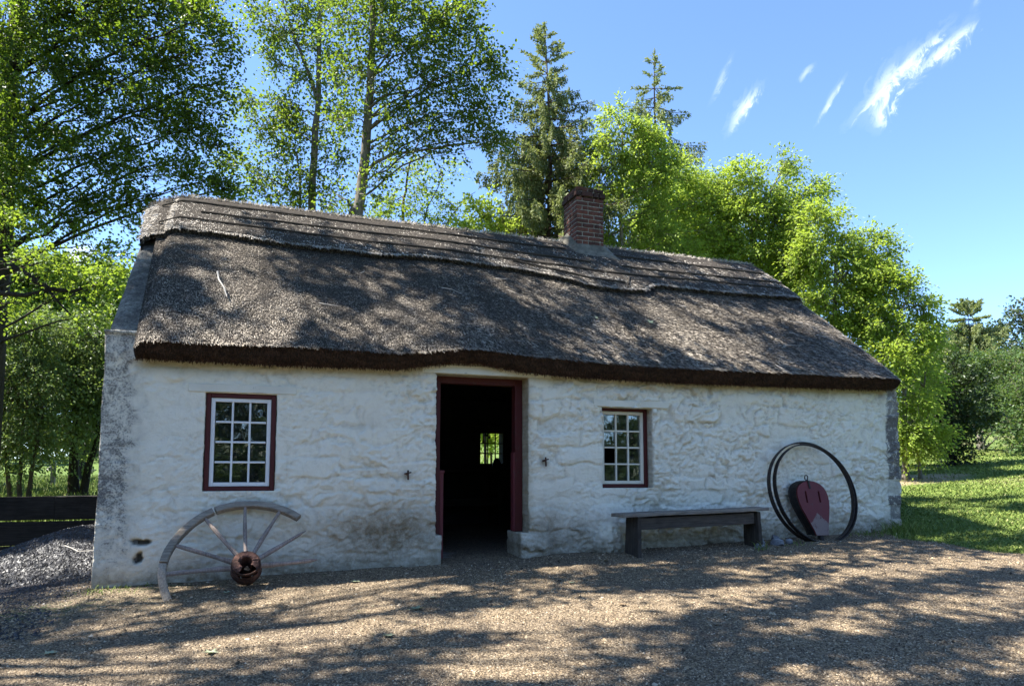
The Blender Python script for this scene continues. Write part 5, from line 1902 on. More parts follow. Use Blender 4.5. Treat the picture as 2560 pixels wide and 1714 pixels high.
def twig_prisms(mb, tw, r):
    """thin three-sided twigs along the leaf sprays"""
    a, m, e = (q.reshape(-1, 3) for q in tw)
    d = nrm(e - a)
    s1 = nrm(np.cross(d, np.array([0.3, 0.2, 1.0])))
    s2 = np.cross(d, s1)
    ring = []
    for p, q in ((a, r), (m, r * 0.7)):
        for k in range(3):
            t = k * 2.094
            ring.append(p + (s1 * math.cos(t) + s2 * math.sin(t)) * q)
    V = np.stack(ring + [e], 1)
    b = np.arange(len(a))[:, None] * 7
    Q = np.concatenate([b + np.array([[k, (k + 1) % 3, 3 + (k + 1) % 3, 3 + k]]) for k in range(3)])
    T = np.concatenate([b + np.array([[3 + k, 3 + (k + 1) % 3, 6]]) for k in range(3)])
    mb.add(V.reshape(-1, 3), Q, T)


def bez(a, m, b, n):
    t = np.linspace(0, 1, n)[:, None]
    return a * (1 - t) ** 2 + 2 * m * t * (1 - t) + b * t ** 2


def grow_tree(name, label, cat, trunks, blobs, st, leafm, barkm, seed, group=None, limb_r=0.05, twig_r=0.004, kind=None, limbs=True, extra=(), dens=1.0):
    """trunks: list of (points, base radius, top radius); blobs: (centre, (rx, ry, rz), clusters)"""
    rs = np.random.RandomState(seed)
    allp = np.concatenate([np.asarray(t[0], float) for t in trunks])
    foot = allp[np.argmin(allp[:, 2])]
    blobs = [(c, r, max(4, int(n * dens))) for c, r, n in blobs]
    o = empty(name, tuple(foot))
    if kind:
        o['kind'] = kind
    else:
        thing(o, label, cat, group)
    wood = MB()
    fine = []
    for pts, r0, r1 in trunks:
        pts = np.asarray(pts, float)
        m = max(10, int(np.linalg.norm(pts[-1] - pts[0]) / 0.5))
        f = np.linspace(0, 1, m)
        src = np.linspace(0, 1, len(pts))
        p = np.stack([np.interp(f, src, pts[:, k]) for k in range(3)], -1)
        p[1:, :2] += np.cumsum(rs.normal(0, 0.012, (m - 1, 2)), 0)
        rad = r0 + (r1 - r0) * f ** 0.85
        rad[0] *= 1.25
        V, Q, T = tube(p, rad, 10)
        wood.add(V, Q, T)
        fine.append(p)
    TP = np.concatenate(fine)
    Cs, Os = [], []
    for path, r0, r1 in extra:
        path = np.asarray(path, float)
        V, Q, T = tube(path, np.linspace(r0, r1, len(path)), 7)
        wood.add(V, Q, T)
    for c, rad, n in blobs:
        c, rad = np.asarray(c, float), np.asarray(rad, float)
        u = nrm(rs.normal(0, 1, (n, 3)))
        r = rs.rand(n) ** (1 / 2.4)
        pts = c + u * r[:, None] * rad
        hd = np.hypot(TP[:, 0] - c[0], TP[:, 1] - c[1])
        score = np.abs(TP[:, 2] - (c[2] - 0.45 * hd)) + 0.2 * hd
        a = TP[np.argmin(score)]
        if limbs:
            mid = (a + c) / 2 + np.array([0, 0, 0.12 * np.linalg.norm(c - a)]) + rs.normal(0, 0.12, 3)
            limb = bez(a, mid, c + nrm(c - a) * rad.mean() * 0.5, 10)
            limb[1:-1] += rs.normal(0, 0.03, (8, 3))
            lr = limb_r * (0.6 + 0.5 * rs.rand())
            V, Q, T = tube(limb, np.linspace(lr, lr * 0.22, 10), 6)
            wood.add(V, Q, T)
            for q in range(n):
                if rs.rand() < (0.6 if n < 14 else 0.3):
                    b = limb[rs.randint(4, 10)]
                    path = bez(b, (b + pts[q]) / 2 + rs.normal(0, 0.08, 3) + np.array([0, 0, 0.06]), pts[q], 5)
                    V, Q, T = tube(path, np.linspace(lr * 0.28, max(twig_r, lr * 0.09), 5), 4, False)
                    wood.add(V, Q)
        Cs.append(pts)
        Os.append(nrm(pts - a - np.array([0, 0, 0.3])) * 0.7 + u * 0.5)
    C, O = np.concatenate(Cs), nrm(np.concatenate(Os))
    P, A, N, rn, sc, tw = foliage(C, O, st, rs)
    if twig_r > 0:
        twig_prisms(wood, tw, twig_r)
    wood.build('trunk', barkm, o, True)
    leaf_mesh('crown', P, A, N, rn, sc, st['ll'], st['lw'], st['round'], leafm, o)
    return o


def px_blob(x, y, depth, rx, ry, dens=9.0, rd=None):
    k = depth / FPX
    r = (rx * k, (rd if rd else (rx + ry) * 0.5 * k), ry * k)
    n = max(5, int(dens * 0.9 * (6.0 if dens < 2.6 else 4.2) * (r[0] * r[2]) ** 0.75 * r[1] ** 0.5 * 1.6))
    return (at(x, y, depth), r, n)


def trunk_px(pts, r0, r1, ground=True):
    """trunk given by photo pixels + depth; the first point is carried straight down to the ground"""
    w = [at(*p) for p in pts]
    if ground:
        b = w[0].copy()
        b[2] = tz(b[0], b[1]) - 0.15
        w = [b] + w
    return (np.array(w), r0, r1)


# left tree: boughs sweep down to the right over the gable
D = 14.0
grow_tree('alder_tree', 'large dark leafy tree at the left with boughs sweeping down over the gable', 'tree',
          [([at(-40, 1150, D) * [1, 1, 0] + [0, 0, 0.2], at(-10, 700, D), at(12, 330, D), at(30, 120, D), at(90, -200, D), at(140, -700, D)], 0.26, 0.08)],
          [px_blob(90, 60, D, 110, 80, 10), px_blob(240, 20, D, 110, 60, 10), px_blob(390, 40, D, 90, 60, 9), px_blob(500, 60, D - .5, 70, 50, 8), px_blob(540, 110, D - .5, 40, 35, 7),
           px_blob(130, 180, D, 110, 60, 9), px_blob(290, 160, D, 110, 60, 9), px_blob(430, 170, D, 90, 55, 9), px_blob(520, 220, D, 45, 45, 7),
           px_blob(80, 300, D, 100, 60, 9), px_blob(230, 290, D, 100, 55, 8), px_blob(380, 290, D, 90, 55, 8), px_blob(490, 320, D, 65, 50, 8), px_blob(530, 370, D, 28, 30, 6),
           px_blob(60, 420, D, 90, 60, 9), px_blob(190, 400, D, 90, 50, 8), px_blob(320, 410, D, 80, 45, 8), px_blob(430, 420, D, 65, 42, 8), px_blob(505, 455, D, 55, 25, 6), px_blob(550, 478, D, 30, 12, 5),
           px_blob(60, 520, D, 80, 50, 8), px_blob(180, 510, D, 80, 45, 9), px_blob(280, 520, D, 65, 45, 9), px_blob(345, 500, D, 35, 30, 7),
           px_blob(10, 60, D - 1, 50, 60, 9), px_blob(0, 180, D - 1, 50, 60, 9), px_blob(5, 300, D - 1, 50, 60, 9), px_blob(0, 420, D - 1, 50, 60, 9), px_blob(10, 540, D - 1, 50, 50, 8), px_blob(160, -60, D, 180, 60, 8), px_blob(400, -50, D, 150, 50, 8), px_blob(560, -40, D, 60, 40, 5)],
          ST['left'], LEAF['left'], M['bark_dark'], 21, 'tall thin trees behind the cottage', 0.040, 0.003, dens=1.75)
D2 = 11.5
grow_tree('alder_tree', 'leafy tree off the left edge, its long low dark limb reaching toward the gable', 'tree',
          [([at(-160, 1200, D2) * [1, 1, 0] + [0, 0, 0.2], at(-150, 800, D2), at(-120, 500, D2), at(-60, 250, D2)], 0.20, 0.07)],
          [px_blob(60, 660, D2, 90, 40, 6), px_blob(170, 690, D2, 80, 40, 6), px_blob(255, 720, D2, 35, 45, 6), px_blob(40, 590, D2 + 1, 90, 40, 6), px_blob(190, 620, D2 + 1, 80, 40, 6),
           px_blob(285, 650, D2 + 1.5, 35, 40, 5), px_blob(30, 760, D2 + 1, 60, 35, 4), px_blob(225, 790, D2, 40, 35, 4)],
          ST['left'], LEAF['bright'], M['bark_dark'], 22, 'tall thin trees behind the cottage', 0.03, 0.0035,
          extra=[([at(-140, 600, D2), at(-30, 640, D2), at(40, 670, D2), at(95, 705, D2), at(125, 722, D2), at(180, 728, D2), at(240, 712, D2 + .3)], 0.075, 0.018),
                 ([at(-140, 720, D2), at(0, 732, D2), at(60, 738, D2), at(120, 726, D2)], 0.05, 0.03), ([at(120, 724, D2), at(150, 760, D2), at(190, 800, D2), at(215, 850, D2)], 0.022, 0.007)])

# tall pale-stemmed trees behind the ridge
A1, A2 = 17.0, 15.5
grow_tree('alder_tree', 'tall slender tree with forked grey stem, left of the taller pair behind the ridge', 'tree',
          [trunk_px([(780, 600, A1), (784, 520, A1), (792, 330, A1), (798, 255, A1), (803, 100, A1), (812, -120, A1), (820, -500, A1)], 0.125, 0.03),
           ([at(797, 258, A1), at(775, 190, A1), at(745, 110, A1), at(715, 30, A1), at(690, -80, A1)], 0.055, 0.012),
           ([at(640 + 110, 600, A1), at(749, 540, A1), at(752, 460, A1), at(748, 380, A1)], 0.045, 0.02)],
          [px_blob(655, 30, A1, 25, 20, 8), px_blob(690, 70, A1, 45, 28, 9), px_blob(735, 40, A1, 45, 40, 9), px_blob(800, 30, A1, 50, 45, 9), px_blob(720, 110, A1, 40, 30, 8), px_blob(790, 120, A1, 45, 40, 9),
           px_blob(755, 190, A1, 30, 30, 7), px_blob(830, 190, A1, 40, 40, 9), px_blob(690, 155, A1, 28, 14, 7),
           px_blob(715, 255, A1, 55, 35, 9), px_blob(680, 320, A1, 55, 35, 9), px_blob(740, 330, A1, 55, 40, 10), px_blob(820, 300, A1, 50, 40, 9), px_blob(620, 250, A1, 22, 10, 6),
           px_blob(600, 410, A1, 22, 12, 6), px_blob(650, 440, A1, 40, 22, 8), px_blob(700, 400, A1, 50, 35, 9), px_blob(760, 440, A1, 55, 40, 9), px_blob(650, 485, A1, 35, 20, 8), px_blob(710, 490, A1, 50, 28, 9), px_blob(810, 480, A1, 45, 35, 8), px_blob(840, 410, A1, 40, 40, 8),
           px_blob(760, -60, A1, 90, 50, 7)],
          ST['alder'], LEAF['alder'], M['bark_pale'], 31, 'tall thin trees behind the cottage', 0.024, 0.0028, dens=1.5)
grow_tree('alder_tree', 'tallest leafy tree behind the ridge with stout pale stem and a long right hand bough', 'tree',
          [trunk_px([(884, 600, A2), (890, 540, A2), (906, 400, A2), (914, 280, A2), (918, 140, A2), (920, 0, A2), (925, -300, A2), (930, -600, A2)], 0.155, 0.04),
           ([at(876, 600, A2), at(878, 545, A2), at(880, 520, A2)], 0.08, 0.05)],
          [px_blob(880, 40, A2, 55, 45, 9), px_blob(950, 30, A2, 60, 45, 10), px_blob(1040, 40, A2, 60, 45, 10), px_blob(1120, 60, A2, 55, 45, 9), px_blob(1170, 95, A2, 30, 25, 7),
           px_blob(960, 120, A2, 60, 45, 10), px_blob(1050, 130, A2, 60, 40, 10), px_blob(1130, 150, A2, 50, 30, 9), px_blob(1165, 20, A2, 30, 25, 7),
           px_blob(880, 170, A2, 45, 50, 8), px_blob(960, 210, A2, 55, 35, 9), px_blob(1060, 220, A2, 60, 35, 10), px_blob(1150, 215, A2, 50, 35, 9), px_blob(1215, 180, A2, 28, 35, 7), px_blob(1225, 150, A2, 15, 12, 5),
           px_blob(960, 290, A2, 50, 35, 9), px_blob(1050, 300, A2, 60, 35, 10), px_blob(1140, 290, A2, 60, 40, 10), px_blob(1210, 270, A2, 30, 30, 8),
           px_blob(1180, 345, A2, 55, 25, 9), px_blob(1090, 360, A2, 50, 25, 8), px_blob(1230, 350, A2, 22, 16, 6), px_blob(960, 370, A2, 40, 30, 8),
           px_blob(860, 300, A2, 40, 35, 8), px_blob(850, 500, A2, 40, 35, 8), px_blob(940, 460, A2, 35, 30, 7),
           px_blob(960, -60, A2, 150, 60, 7)],
          ST['alder'], LEAF['alder'], M['bark_pale'], 32, 'tall thin trees behind the cottage', 0.026, 0.0028, dens=1.55,
          extra=[([at(910, 440, A2), at(935, 408, A2), at(985, 385, A2), at(1040, 378, A2), at(1120, 365, A2), at(1200, 355, A2)], 0.045, 0.012),
                 ([at(918, 275, A2), at(960, 240, A2), at(1010, 230, A2), at(1060, 220, A2)], 0.035, 0.012), ([at(920, 200, A2), at(960, 150, A2), at(1000, 90, A2)], 0.03, 0.010)])
A3 = 18.5
grow_tree('alder_tree', 'thin bushy many stemmed tree just above the ridge, between tall tree and spruce', 'tree',
          [trunk_px([(1010, 600, A3), (1012, 520, A3), (1030, 420, A3), (1060, 340, A3)], 0.06, 0.015), trunk_px([(1060, 600, A3), (1075, 520, A3), (1110, 440, A3)], 0.035, 0.008),
           trunk_px([(1100, 600, A3), (1120, 545, A3), (1150, 500, A3), (1180, 480, A3)], 0.03, 0.006)],
          [px_blob(990, 500, A3, 45, 35, 8), px_blob(1060, 470, A3, 50, 35, 8), px_blob(1050, 540, A3, 55, 30, 9), px_blob(1120, 520, A3, 45, 30, 6), px_blob(1100, 430, A3, 45, 28, 6), px_blob(960, 545, A3, 40, 25, 8), px_blob(1130, 560, A3, 40, 22, 7), px_blob(1010, 420, A3, 35, 28, 6)],
          ST['alder'], LEAF['bright'], M['bark_brown'], 33, 'tall thin trees behind the cottage', 0.02, 0.003)
grow_tree('leafy_shrub', 'bright green bush peeping over the ridge left of the chimney', 'shrub',
          [trunk_px([(1215, 640, 18), (1215, 570, 18)], 0.04, 0.015)],
          [px_blob(1205, 545, 17.5, 40, 40, 9), px_blob(1230, 600, 17.5, 50, 40, 9), px_blob(1290, 580, 18, 50, 35, 7), px_blob(1180, 590, 17.5, 35, 25, 8)],
          ST['shrub'], LEAF['maple'], M['bark_brown'], 34, None, 0.02, 0.003)
grow_tree('leafy_shrub', 'pale green bush on the lawn, seen out through the back window', 'shrub',
          [([at(1230, 1160, 24) * [1, 1, 0] + [0, 0, 0.3], at(1232, 1090, 24), at(1232, 1040, 24)], 0.05, 0.02)],
          [px_blob(1215, 1095, 24, 45, 30, 8), px_blob(1255, 1085, 24, 35, 35, 8), px_blob(1225, 1050, 24, 60, 40, 8)],
          ST['shrub'], LEAF['maple'], M['bark_brown'], 35, None, 0.02, 0.003)


# spruces
def spruce(label, apex, z_low, base_r, n_whorl, seed, dens=1.0, needle=1.0, group='spruces'):
    rs = np.random.RandomState(seed)
    apex = np.asarray(apex, float)
    g = tz(apex[0], apex[1])
    o = empty('spruce_tree', (apex[0], apex[1], g))
    thing(o, label, 'conifer', group)
    H = apex[2] - g
    wood = MB()
    zz = np.linspace(g - 0.2, apex[2], 24)
    path = np.stack([apex[0] + 0.10 * np.sin(zz * 0.5 + seed), apex[1] + 0 * zz, zz], -1)
    path[:, 0] += apex[0] - path[-1, 0]
    V, Q, T = tube(path, np.linspace(H * 0.013, 0.006, 24), 8)
    wood.add(V, Q, T)
    P, A, N, RN = [], [], [], []

    def needles(a, b, n, ln, wd, tone):
        """flat needle sprays along a hanging or spreading shoot from a to b"""
        t = rs.rand(n)[:, None]
        p = a + (b - a) * t + rs.normal(0, 0.010, (n, 3))
        d = nrm(b - a)
        ax = nrm(d * 0.9 + rs.normal(0, 0.50, (n, 3)))
        nv = rs.normal(0, 1, (n, 3))
        nv = nrm(nv - ax * (nv * ax).sum(-1, keepdims=True))
        P.append(p)
        A.append(ax * (ln * rs.uniform(0.7, 1.2, n))[:, None])
        N.append(np.cross(ax, nv) * (wd * rs.uniform(0.7, 1.2, n))[:, None])
        RN.append(np.clip(tone + rs.normal(0, 0.16, n), 0, 1))
    for w in range(n_whorl):
        f = (w + 0.5 * rs.rand()) / n_whorl                  # 0 at the tip
        z = apex[2] - 0.25 - (apex[2] - z_low) * f
        prof = base_r * (0.06 + 0.94 * f ** 0.85) * rs.uniform(0.85, 1.12)
        nb = 3 if f < 0.08 else (5 if f < 0.3 else 7)
        a0 = rs.rand() * 6.28
        for k in range(nb):
            an = a0 + k * 6.28 / nb + rs.normal(0, 0.25)
            L = prof * rs.uniform(0.55, 1.20)
            d = np.array([math.cos(an), math.sin(an), 0])
            base = np.array([np.interp(z, path[:, 2], path[:, 0]), np.interp(z, path[:, 2], path[:, 1]), z])
            t = np.linspace(0, 1, 9)
            if f < 0.10:
                rise = 0.75 * L * t
            else:
                rise = L * (0.12 * t - (0.50 + 0.35 * f) * t ** 1.4 + 0.34 * t ** 3)
            pth = base + d * (L * t)[:, None] + np.array([0, 0, 1.0]) * rise[:, None]
            V, Q, T = tube(pth, np.linspace(0.006 + 0.012 * L, 0.003, 9), 5, False)
            wood.add(V, Q)
            tone = rs.normal(0.45, 0.10) + 0.12 * (f < 0.2)
            nt_ = int((10 + L * 30) * dens)
            for q in range(nt_):
                u = rs.uniform(0.15, 1.0)
                p = np.array([np.interp(u, t, pth[:, m]) for m in range(3)])
                side = np.array([-d[1], d[0], 0]) * rs.choice([-1, 1])
                hang = (0.10 + 0.42 * min(L, 1.2) * (0.35 + 0.65 * f)) * rs.uniform(0.4, 1.25) * (1.15 - 0.55 * u)
                if f < 0.14:
                    e = p + (side * 0.6 + d * 0.8 + np.array([0, 0, 0.15])) * 0.14 * rs.uniform(0.6, 1.3)
                else:
                    e = p + side * hang * 0.32 * rs.rand() + d * 0.05 + np.array([0, 0, -hang])
                ln = np.linalg.norm(e - p)
                needles(p, e, max(4, int(ln * 60 * dens / needle)), 0.062 * needle, 0.017 * needle, tone)
            needles(pth[3], pth[8], int(14 + L * 50 * dens / needle), 0.058 * needle, 0.016 * needle, tone + 0.15)
    top = path[-1]
    needles(top - np.array([0, 0, 0.9]), top + np.array([0, 0, 0.12]), int(110 * dens), 0.06 * needle, 0.014 * needle, 0.5)
    wood.build('trunk', M['bark_brown'], o, True)
    P, A, N, RN = (np.concatenate(q) for q in (P, A, N, RN))
    V = np.stack([P - N * 0.6, P + A * 0.5 + N * 0.3 - N, P + A, P + A * 0.5 + N], 1).reshape(-1, 3)
    mesh_obj('crown', V, [np.arange(len(V)).reshape(-1, 4)], LEAF['spruce'], o, False, dict(rnd=np.repeat(RN, 4)))


spruce('tall weeping spruce behind the ridge, left of the brick chimney', at(1362, 66, 19), 4.0, 3.6, 36, 41, 1.0, 1.3)
spruce('spruce top rising out of the bright maples right of the chimney', at(1636, 135, 24), 6.5, 3.1, 22, 42, 0.85, 1.5)
spruce('far dark conifer with level branches beyond the lawn at the right', at(2418, 752, 44), 4.0, 5.8, 36, 43, 0.9, 2.9)

# bright young maples behind the house
def maple(label, trunks, blobs, seed):
    blobs = [(c, r, int(n * 2.3)) for c, r, n in blobs]
    grow_tree('maple_tree', label, 'tree', trunks, blobs, ST['maple'], LEAF['maple'], M['bark_pale'], seed, 'bright green trees behind the cottage', 0.030, 0.003)


maple('bright yellow green tree directly right of the chimney, before the second spruce',
      [trunk_px([(1560, 700, 18), (1555, 520, 18), (1560, 330, 18)], 0.09, 0.02), trunk_px([(1500, 700, 18), (1490, 560, 18), (1500, 430, 18)], 0.05, 0.012), trunk_px([(1530, 700, 18), (1528, 560, 18), (1520, 440, 18)], 0.04, 0.010)],
      [px_blob(1545, 300, 18, 30, 24, 9), px_blob(1580, 335, 18, 30, 24, 9), px_blob(1515, 345, 18, 30, 28, 9), px_blob(1630, 345, 18, 24, 20, 8), px_blob(1600, 390, 18, 40, 28, 10), px_blob(1545, 395, 18, 38, 28, 9), px_blob(1660, 395, 18, 30, 24, 9), px_blob(1500, 420, 18, 24, 24, 6),
       px_blob(1530, 460, 18, 34, 30, 6), px_blob(1585, 460, 18, 42, 30, 10), px_blob(1650, 450, 18, 42, 30, 10), px_blob(1715, 440, 18.5, 32, 24, 9), px_blob(1545, 530, 18, 40, 34, 7), px_blob(1610, 530, 18, 45, 32, 10), px_blob(1680, 510, 18.5, 45, 32, 10), px_blob(1745, 500, 18.5, 35, 28, 9),
       px_blob(1510, 590, 18, 36, 30, 6), px_blob(1580, 600, 18, 45, 30, 9), px_blob(1650, 595, 18, 50, 30, 9), px_blob(1730, 580, 18.5, 45, 32, 9), px_blob(1690, 640, 18, 50, 30, 8)], 51)
maple('pale green tree filling the row behind the roof verge, half hidden by its neighbours',
      [trunk_px([(1760, 800, 21), (1765, 600, 21), (1770, 480, 21)], 0.08, 0.02), trunk_px([(2010, 900, 21), (2010, 700, 21)], 0.08, 0.02)],
      [px_blob(1730, 520, 21, 60, 60, 8), px_blob(1820, 560, 21, 70, 60, 8), px_blob(1740, 620, 21, 70, 50, 8), px_blob(1850, 650, 21, 70, 50, 8), px_blob(1960, 620, 21, 60, 60, 8), px_blob(2010, 720, 21, 60, 60, 8), px_blob(2150, 720, 20, 60, 60, 8), px_blob(2200, 850, 20, 60, 60, 8), px_blob(1640, 560, 20, 60, 60, 7), px_blob(2270, 940, 20, 60, 60, 7)], 55)
maple('bright green tree with a thin leading shoot, in the middle of the maple row',
      [trunk_px([(1880, 760, 19), (1885, 560, 19), (1950, 430, 19)], 0.10, 0.02)],
      [px_blob(1780, 470, 19, 45, 45, 10), px_blob(1790, 560, 19, 60, 50, 10), px_blob(1860, 455, 19, 50, 45, 10), px_blob(1935, 480, 19, 45, 40, 9), px_blob(1968, 405, 19, 14, 16, 9), px_blob(1860, 540, 19, 60, 50, 10), px_blob(1945, 560, 19, 60, 50, 10),
       px_blob(1800, 640, 19, 60, 45, 9), px_blob(1890, 640, 19, 65, 50, 10), px_blob(1970, 650, 19, 55, 50, 10), px_blob(1940, 720, 19, 60, 40, 8), px_blob(2000, 520, 19, 45, 40, 9), px_blob(2035, 478, 19, 30, 22, 9)], 52)
maple('full bright green tree above the right half of the thatch slope',
      [trunk_px([(2090, 880, 18), (2095, 700, 18), (2080, 600, 18)], 0.09, 0.02)],
      [px_blob(2050, 560, 18, 50, 40, 10), px_blob(2110, 600, 18, 50, 40, 10), px_blob(2030, 640, 18, 55, 50, 10), px_blob(2110, 690, 18, 60, 50, 10), px_blob(2060, 750, 18, 65, 50, 10), px_blob(2140, 780, 18, 60, 50, 10), px_blob(2180, 660, 18, 50, 45, 10), px_blob(2170, 610, 18, 35, 28, 9), px_blob(2120, 850, 18, 60, 45, 9)], 53)
maple('bright green tree drooping to the lawn at the right end of the cottage',
      [trunk_px([(2262, 1130, 17.5), (2258, 960, 17.5), (2250, 780, 17.5)], 0.10, 0.02), trunk_px([(2300, 1120, 17.5), (2310, 1000, 17.5), (2320, 900, 17.5)], 0.05, 0.015)],
      [px_blob(2225, 715, 17.5, 45, 40, 10), px_blob(2275, 735, 17.5, 36, 32, 10), px_blob(2312, 770, 17.5, 20, 20, 9), px_blob(2205, 805, 17.5, 50, 45, 10), px_blob(2270, 815, 17.5, 48, 42, 10), px_blob(2318, 845, 17.5, 20, 22, 8),
       px_blob(2225, 895, 17, 50, 45, 10), px_blob(2285, 900, 17.5, 42, 40, 10), px_blob(2260, 985, 17, 48, 45, 10), px_blob(2308, 985, 17.5, 24, 32, 8), px_blob(2275, 1060, 17, 44, 38, 10), px_blob(2325, 1085, 17, 26, 22, 9), px_blob(2255, 1100, 17, 34, 24, 8), px_blob(2295, 1115, 17, 38, 16, 8), px_blob(2180, 960, 18, 60, 60, 7)], 54)

# right background
grow_tree('dark_shrub', 'dark rounded shrub tree with several stems on the lawn, beside the drooping maple', 'shrub',
          [trunk_px([(2372, 1185, 20.5), (2368, 1130, 20.5), (2350, 1040, 20.5)], 0.10, 0.03), trunk_px([(2382, 1185, 20.5), (2390, 1120, 20.5), (2420, 1030, 20.5)], 0.09, 0.03), trunk_px([(2376, 1185, 20.5), (2380, 1100, 20.5), (2386, 1000, 20.5)], 0.09, 0.03)],
          [px_blob(2385, 930, 20.5, 55, 40, 9), px_blob(2360, 990, 20.5, 50, 45, 10), px_blob(2420, 970, 20.5, 50, 45, 10), px_blob(2390, 1040, 20.5, 60, 40, 10), px_blob(2440, 1030, 21, 40, 40, 9), px_blob(2380, 1095, 20.5, 45, 30, 9), px_blob(2360, 1130, 20.5, 30, 25, 8), px_blob(2400, 1130, 20.5, 30, 25, 7)],
          ST['shrub'], LEAF['shrub'], M['bark_dark'], 61, None, 0.03, 0.004)
grow_tree('leafy_tree', 'broad sunlit green tree with pale trunk at the right edge, over the lawn', 'tree',
          [trunk_px([(2452, 1120, 27), (2454, 1060, 27), (2470, 960, 27)], 0.16, 0.05)],
          [px_blob(2420, 925, 26, 40, 35, 9), px_blob(2470, 925, 26, 45, 40, 9), px_blob(2530, 910, 25, 50, 40, 9), px_blob(2590, 900, 25, 50, 50, 8), px_blob(2480, 990, 25, 45, 40, 9), px_blob(2540, 980, 24, 50, 45, 10), px_blob(2600, 1000, 24, 50, 60, 9), px_blob(2520, 1050, 23.5, 45, 35, 9), px_blob(2560, 1080, 23, 40, 30, 9), px_blob(2450, 1040, 26, 35, 30, 8), px_blob(2550, 1105, 23, 25, 18, 7)],
          ST['shrub'], LEAF['right'], M['bark_pale'], 62, None, 0.04, 0.004)
grow_tree('leafy_tree', 'thin pale green treetop above the far wood, at the very right edge', 'tree',
          [([at(2580, 1000, 50), at(2575, 880, 50), at(2560, 790, 50)], 0.2, 0.05)], [px_blob(2565, 790, 50, 25, 35, 2.5), px_blob(2585, 850, 50, 35, 35, 2.5)], ST['far'] | dict(ll=0.22, lw=0.16, tlen=1.0), LEAF['far'], M['bark_brown'], 63, None, 0.05, 0.008)

# left background
grow_tree('leafy_tree', 'grey green tree on a forked dark trunk beyond the plank wall, next to the gable', 'tree',
          [trunk_px([(186, 1225, 17), (184, 1150, 17), (192, 1060, 17), (180, 900, 17)], 0.17, 0.04), trunk_px([(208, 1225, 17), (222, 1165, 17), (240, 1110, 17), (250, 980, 17)], 0.12, 0.04)],
          [px_blob(180, 830, 17, 70, 50, 17), px_blob(250, 840, 17, 60, 50, 17), px_blob(150, 920, 17, 60, 50, 17), px_blob(220, 930, 17, 65, 50, 19), px_blob(150, 1010, 17, 55, 40, 17), px_blob(220, 1020, 17, 60, 42, 19), px_blob(190, 1085, 17, 60, 26, 15), px_blob(110, 1060, 17, 40, 35, 13), px_blob(270, 930, 17, 50, 80, 13)],
          ST['willow'], LEAF['willow'], M['bark_dark'], 71, None, 0.035, 0.003)
grow_tree('leafy_tree', 'many stemmed grey green tree at the left edge beyond the plank wall', 'tree',
          [trunk_px([(x, 1235, 15.5), (x + dx, 1150, 15.5), (x + dx * 2.4, 1040, 15.5)], 0.07, 0.02) for x, dx in ((26, -8), (48, 3), (72, 16))],
          [px_blob(30, 830, 15.5, 70, 50, 17), px_blob(100, 840, 16, 55, 50, 17), px_blob(20, 920, 15.5, 60, 50, 17), px_blob(90, 930, 15.5, 60, 50, 19), px_blob(30, 1010, 15.5, 65, 45, 19), px_blob(95, 1020, 15.5, 50, 40, 17), px_blob(40, 1090, 15.5, 60, 40, 17), px_blob(110, 1100, 15.5, 35, 28, 13), px_blob(10, 1150, 15.5, 25, 30, 11)],
          ST['willow'], LEAF['willow'], M['bark_brown'], 72, None, 0.03, 0.003)
grow_tree('leafy_tree', 'brighter green tree in the gap between the low limb and the grey green trees', 'tree',
          [trunk_px([(205, 1160, 27), (210, 960, 27), (205, 720, 27)], 0.2, 0.05)],
          [px_blob(60, 690, 27, 80, 50, 11), px_blob(160, 680, 27, 80, 50, 11), px_blob(240, 720, 27, 60, 60, 11), px_blob(90, 780, 27, 80, 50, 11), px_blob(190, 790, 27, 80, 50, 11), px_blob(260, 830, 27, 50, 70, 11), px_blob(40, 860, 27, 60, 60, 8), px_blob(30, 640, 27, 60, 40, 8), px_blob(230, 920, 27, 60, 60, 8)],
          ST['willow'] | dict(ll=0.13, lw=0.09, tlen=1.0), LEAF['bright'], M['bark_dark'], 73, None, 0.06, 0.005)


def far_wood(name, blobs, seed, leafm=None):
    rs = np.random.RandomState(seed)
    C = np.concatenate([np.asarray(c) + nrm(rs.normal(0, 1, (n, 3))) * (rs.rand(n) ** 0.45)[:, None] * np.asarray(r) for c, r, n in blobs])
    tint = np.concatenate([np.full(n, rs.normal(0.48, 0.2)) for c, r, n in blobs])
    P, A, N, rn, sc, tw = foliage(C, nrm(rs.normal(0, 1, C.shape) + [0, 0, 0.6]), ST['far'], rs, tint)
    o = leaf_mesh(name, P, A, N, rn, sc, ST['far']['ll'], ST['far']['lw'], False, leafm or LEAF['far'], None)
    o['kind'] = 'stuff'


rsw = np.random.RandomState(5)
bl = []
for k in range(34):                                          # wooded rise beyond the lawn
    x = rsw.uniform(2280, 2760)
    dpt = rsw.uniform(48, 75)
    y = 905 + rsw.uniform(-45, 120) - 25 * math.exp(-((x - 2490) / 60) ** 2)
    bl.append(px_blob(x, y, dpt, rsw.uniform(25, 48), rsw.uniform(22, 40), 2.0))
far_wood('distant_wood', bl, 81)
bl = []
for k in range(60):                                          # wood behind the left trees
    x = rsw.uniform(-250, 330)
    dpt = rsw.uniform(50, 75)
    bl.append(px_blob(x, rsw.uniform(700, 1130), dpt, rsw.uniform(40, 60), rsw.uniform(25, 42), 2.2))
far_wood('distant_wood', bl, 82)
bl = []
for k in range(150):                                          # wood behind the yard, mirrored in the panes
    a = rsw.uniform(-2.6, 2.0)
    d = rsw.uniform(26, 34)
    h = rsw.uniform(-0.5, 9.0 if a < 0.3 or a > 0.75 else 3.4)
    bl.append((np.array([4 + d * math.sin(a), -8 - d * math.cos(a), h]), (3.5, 3.0, 2.0), 34))
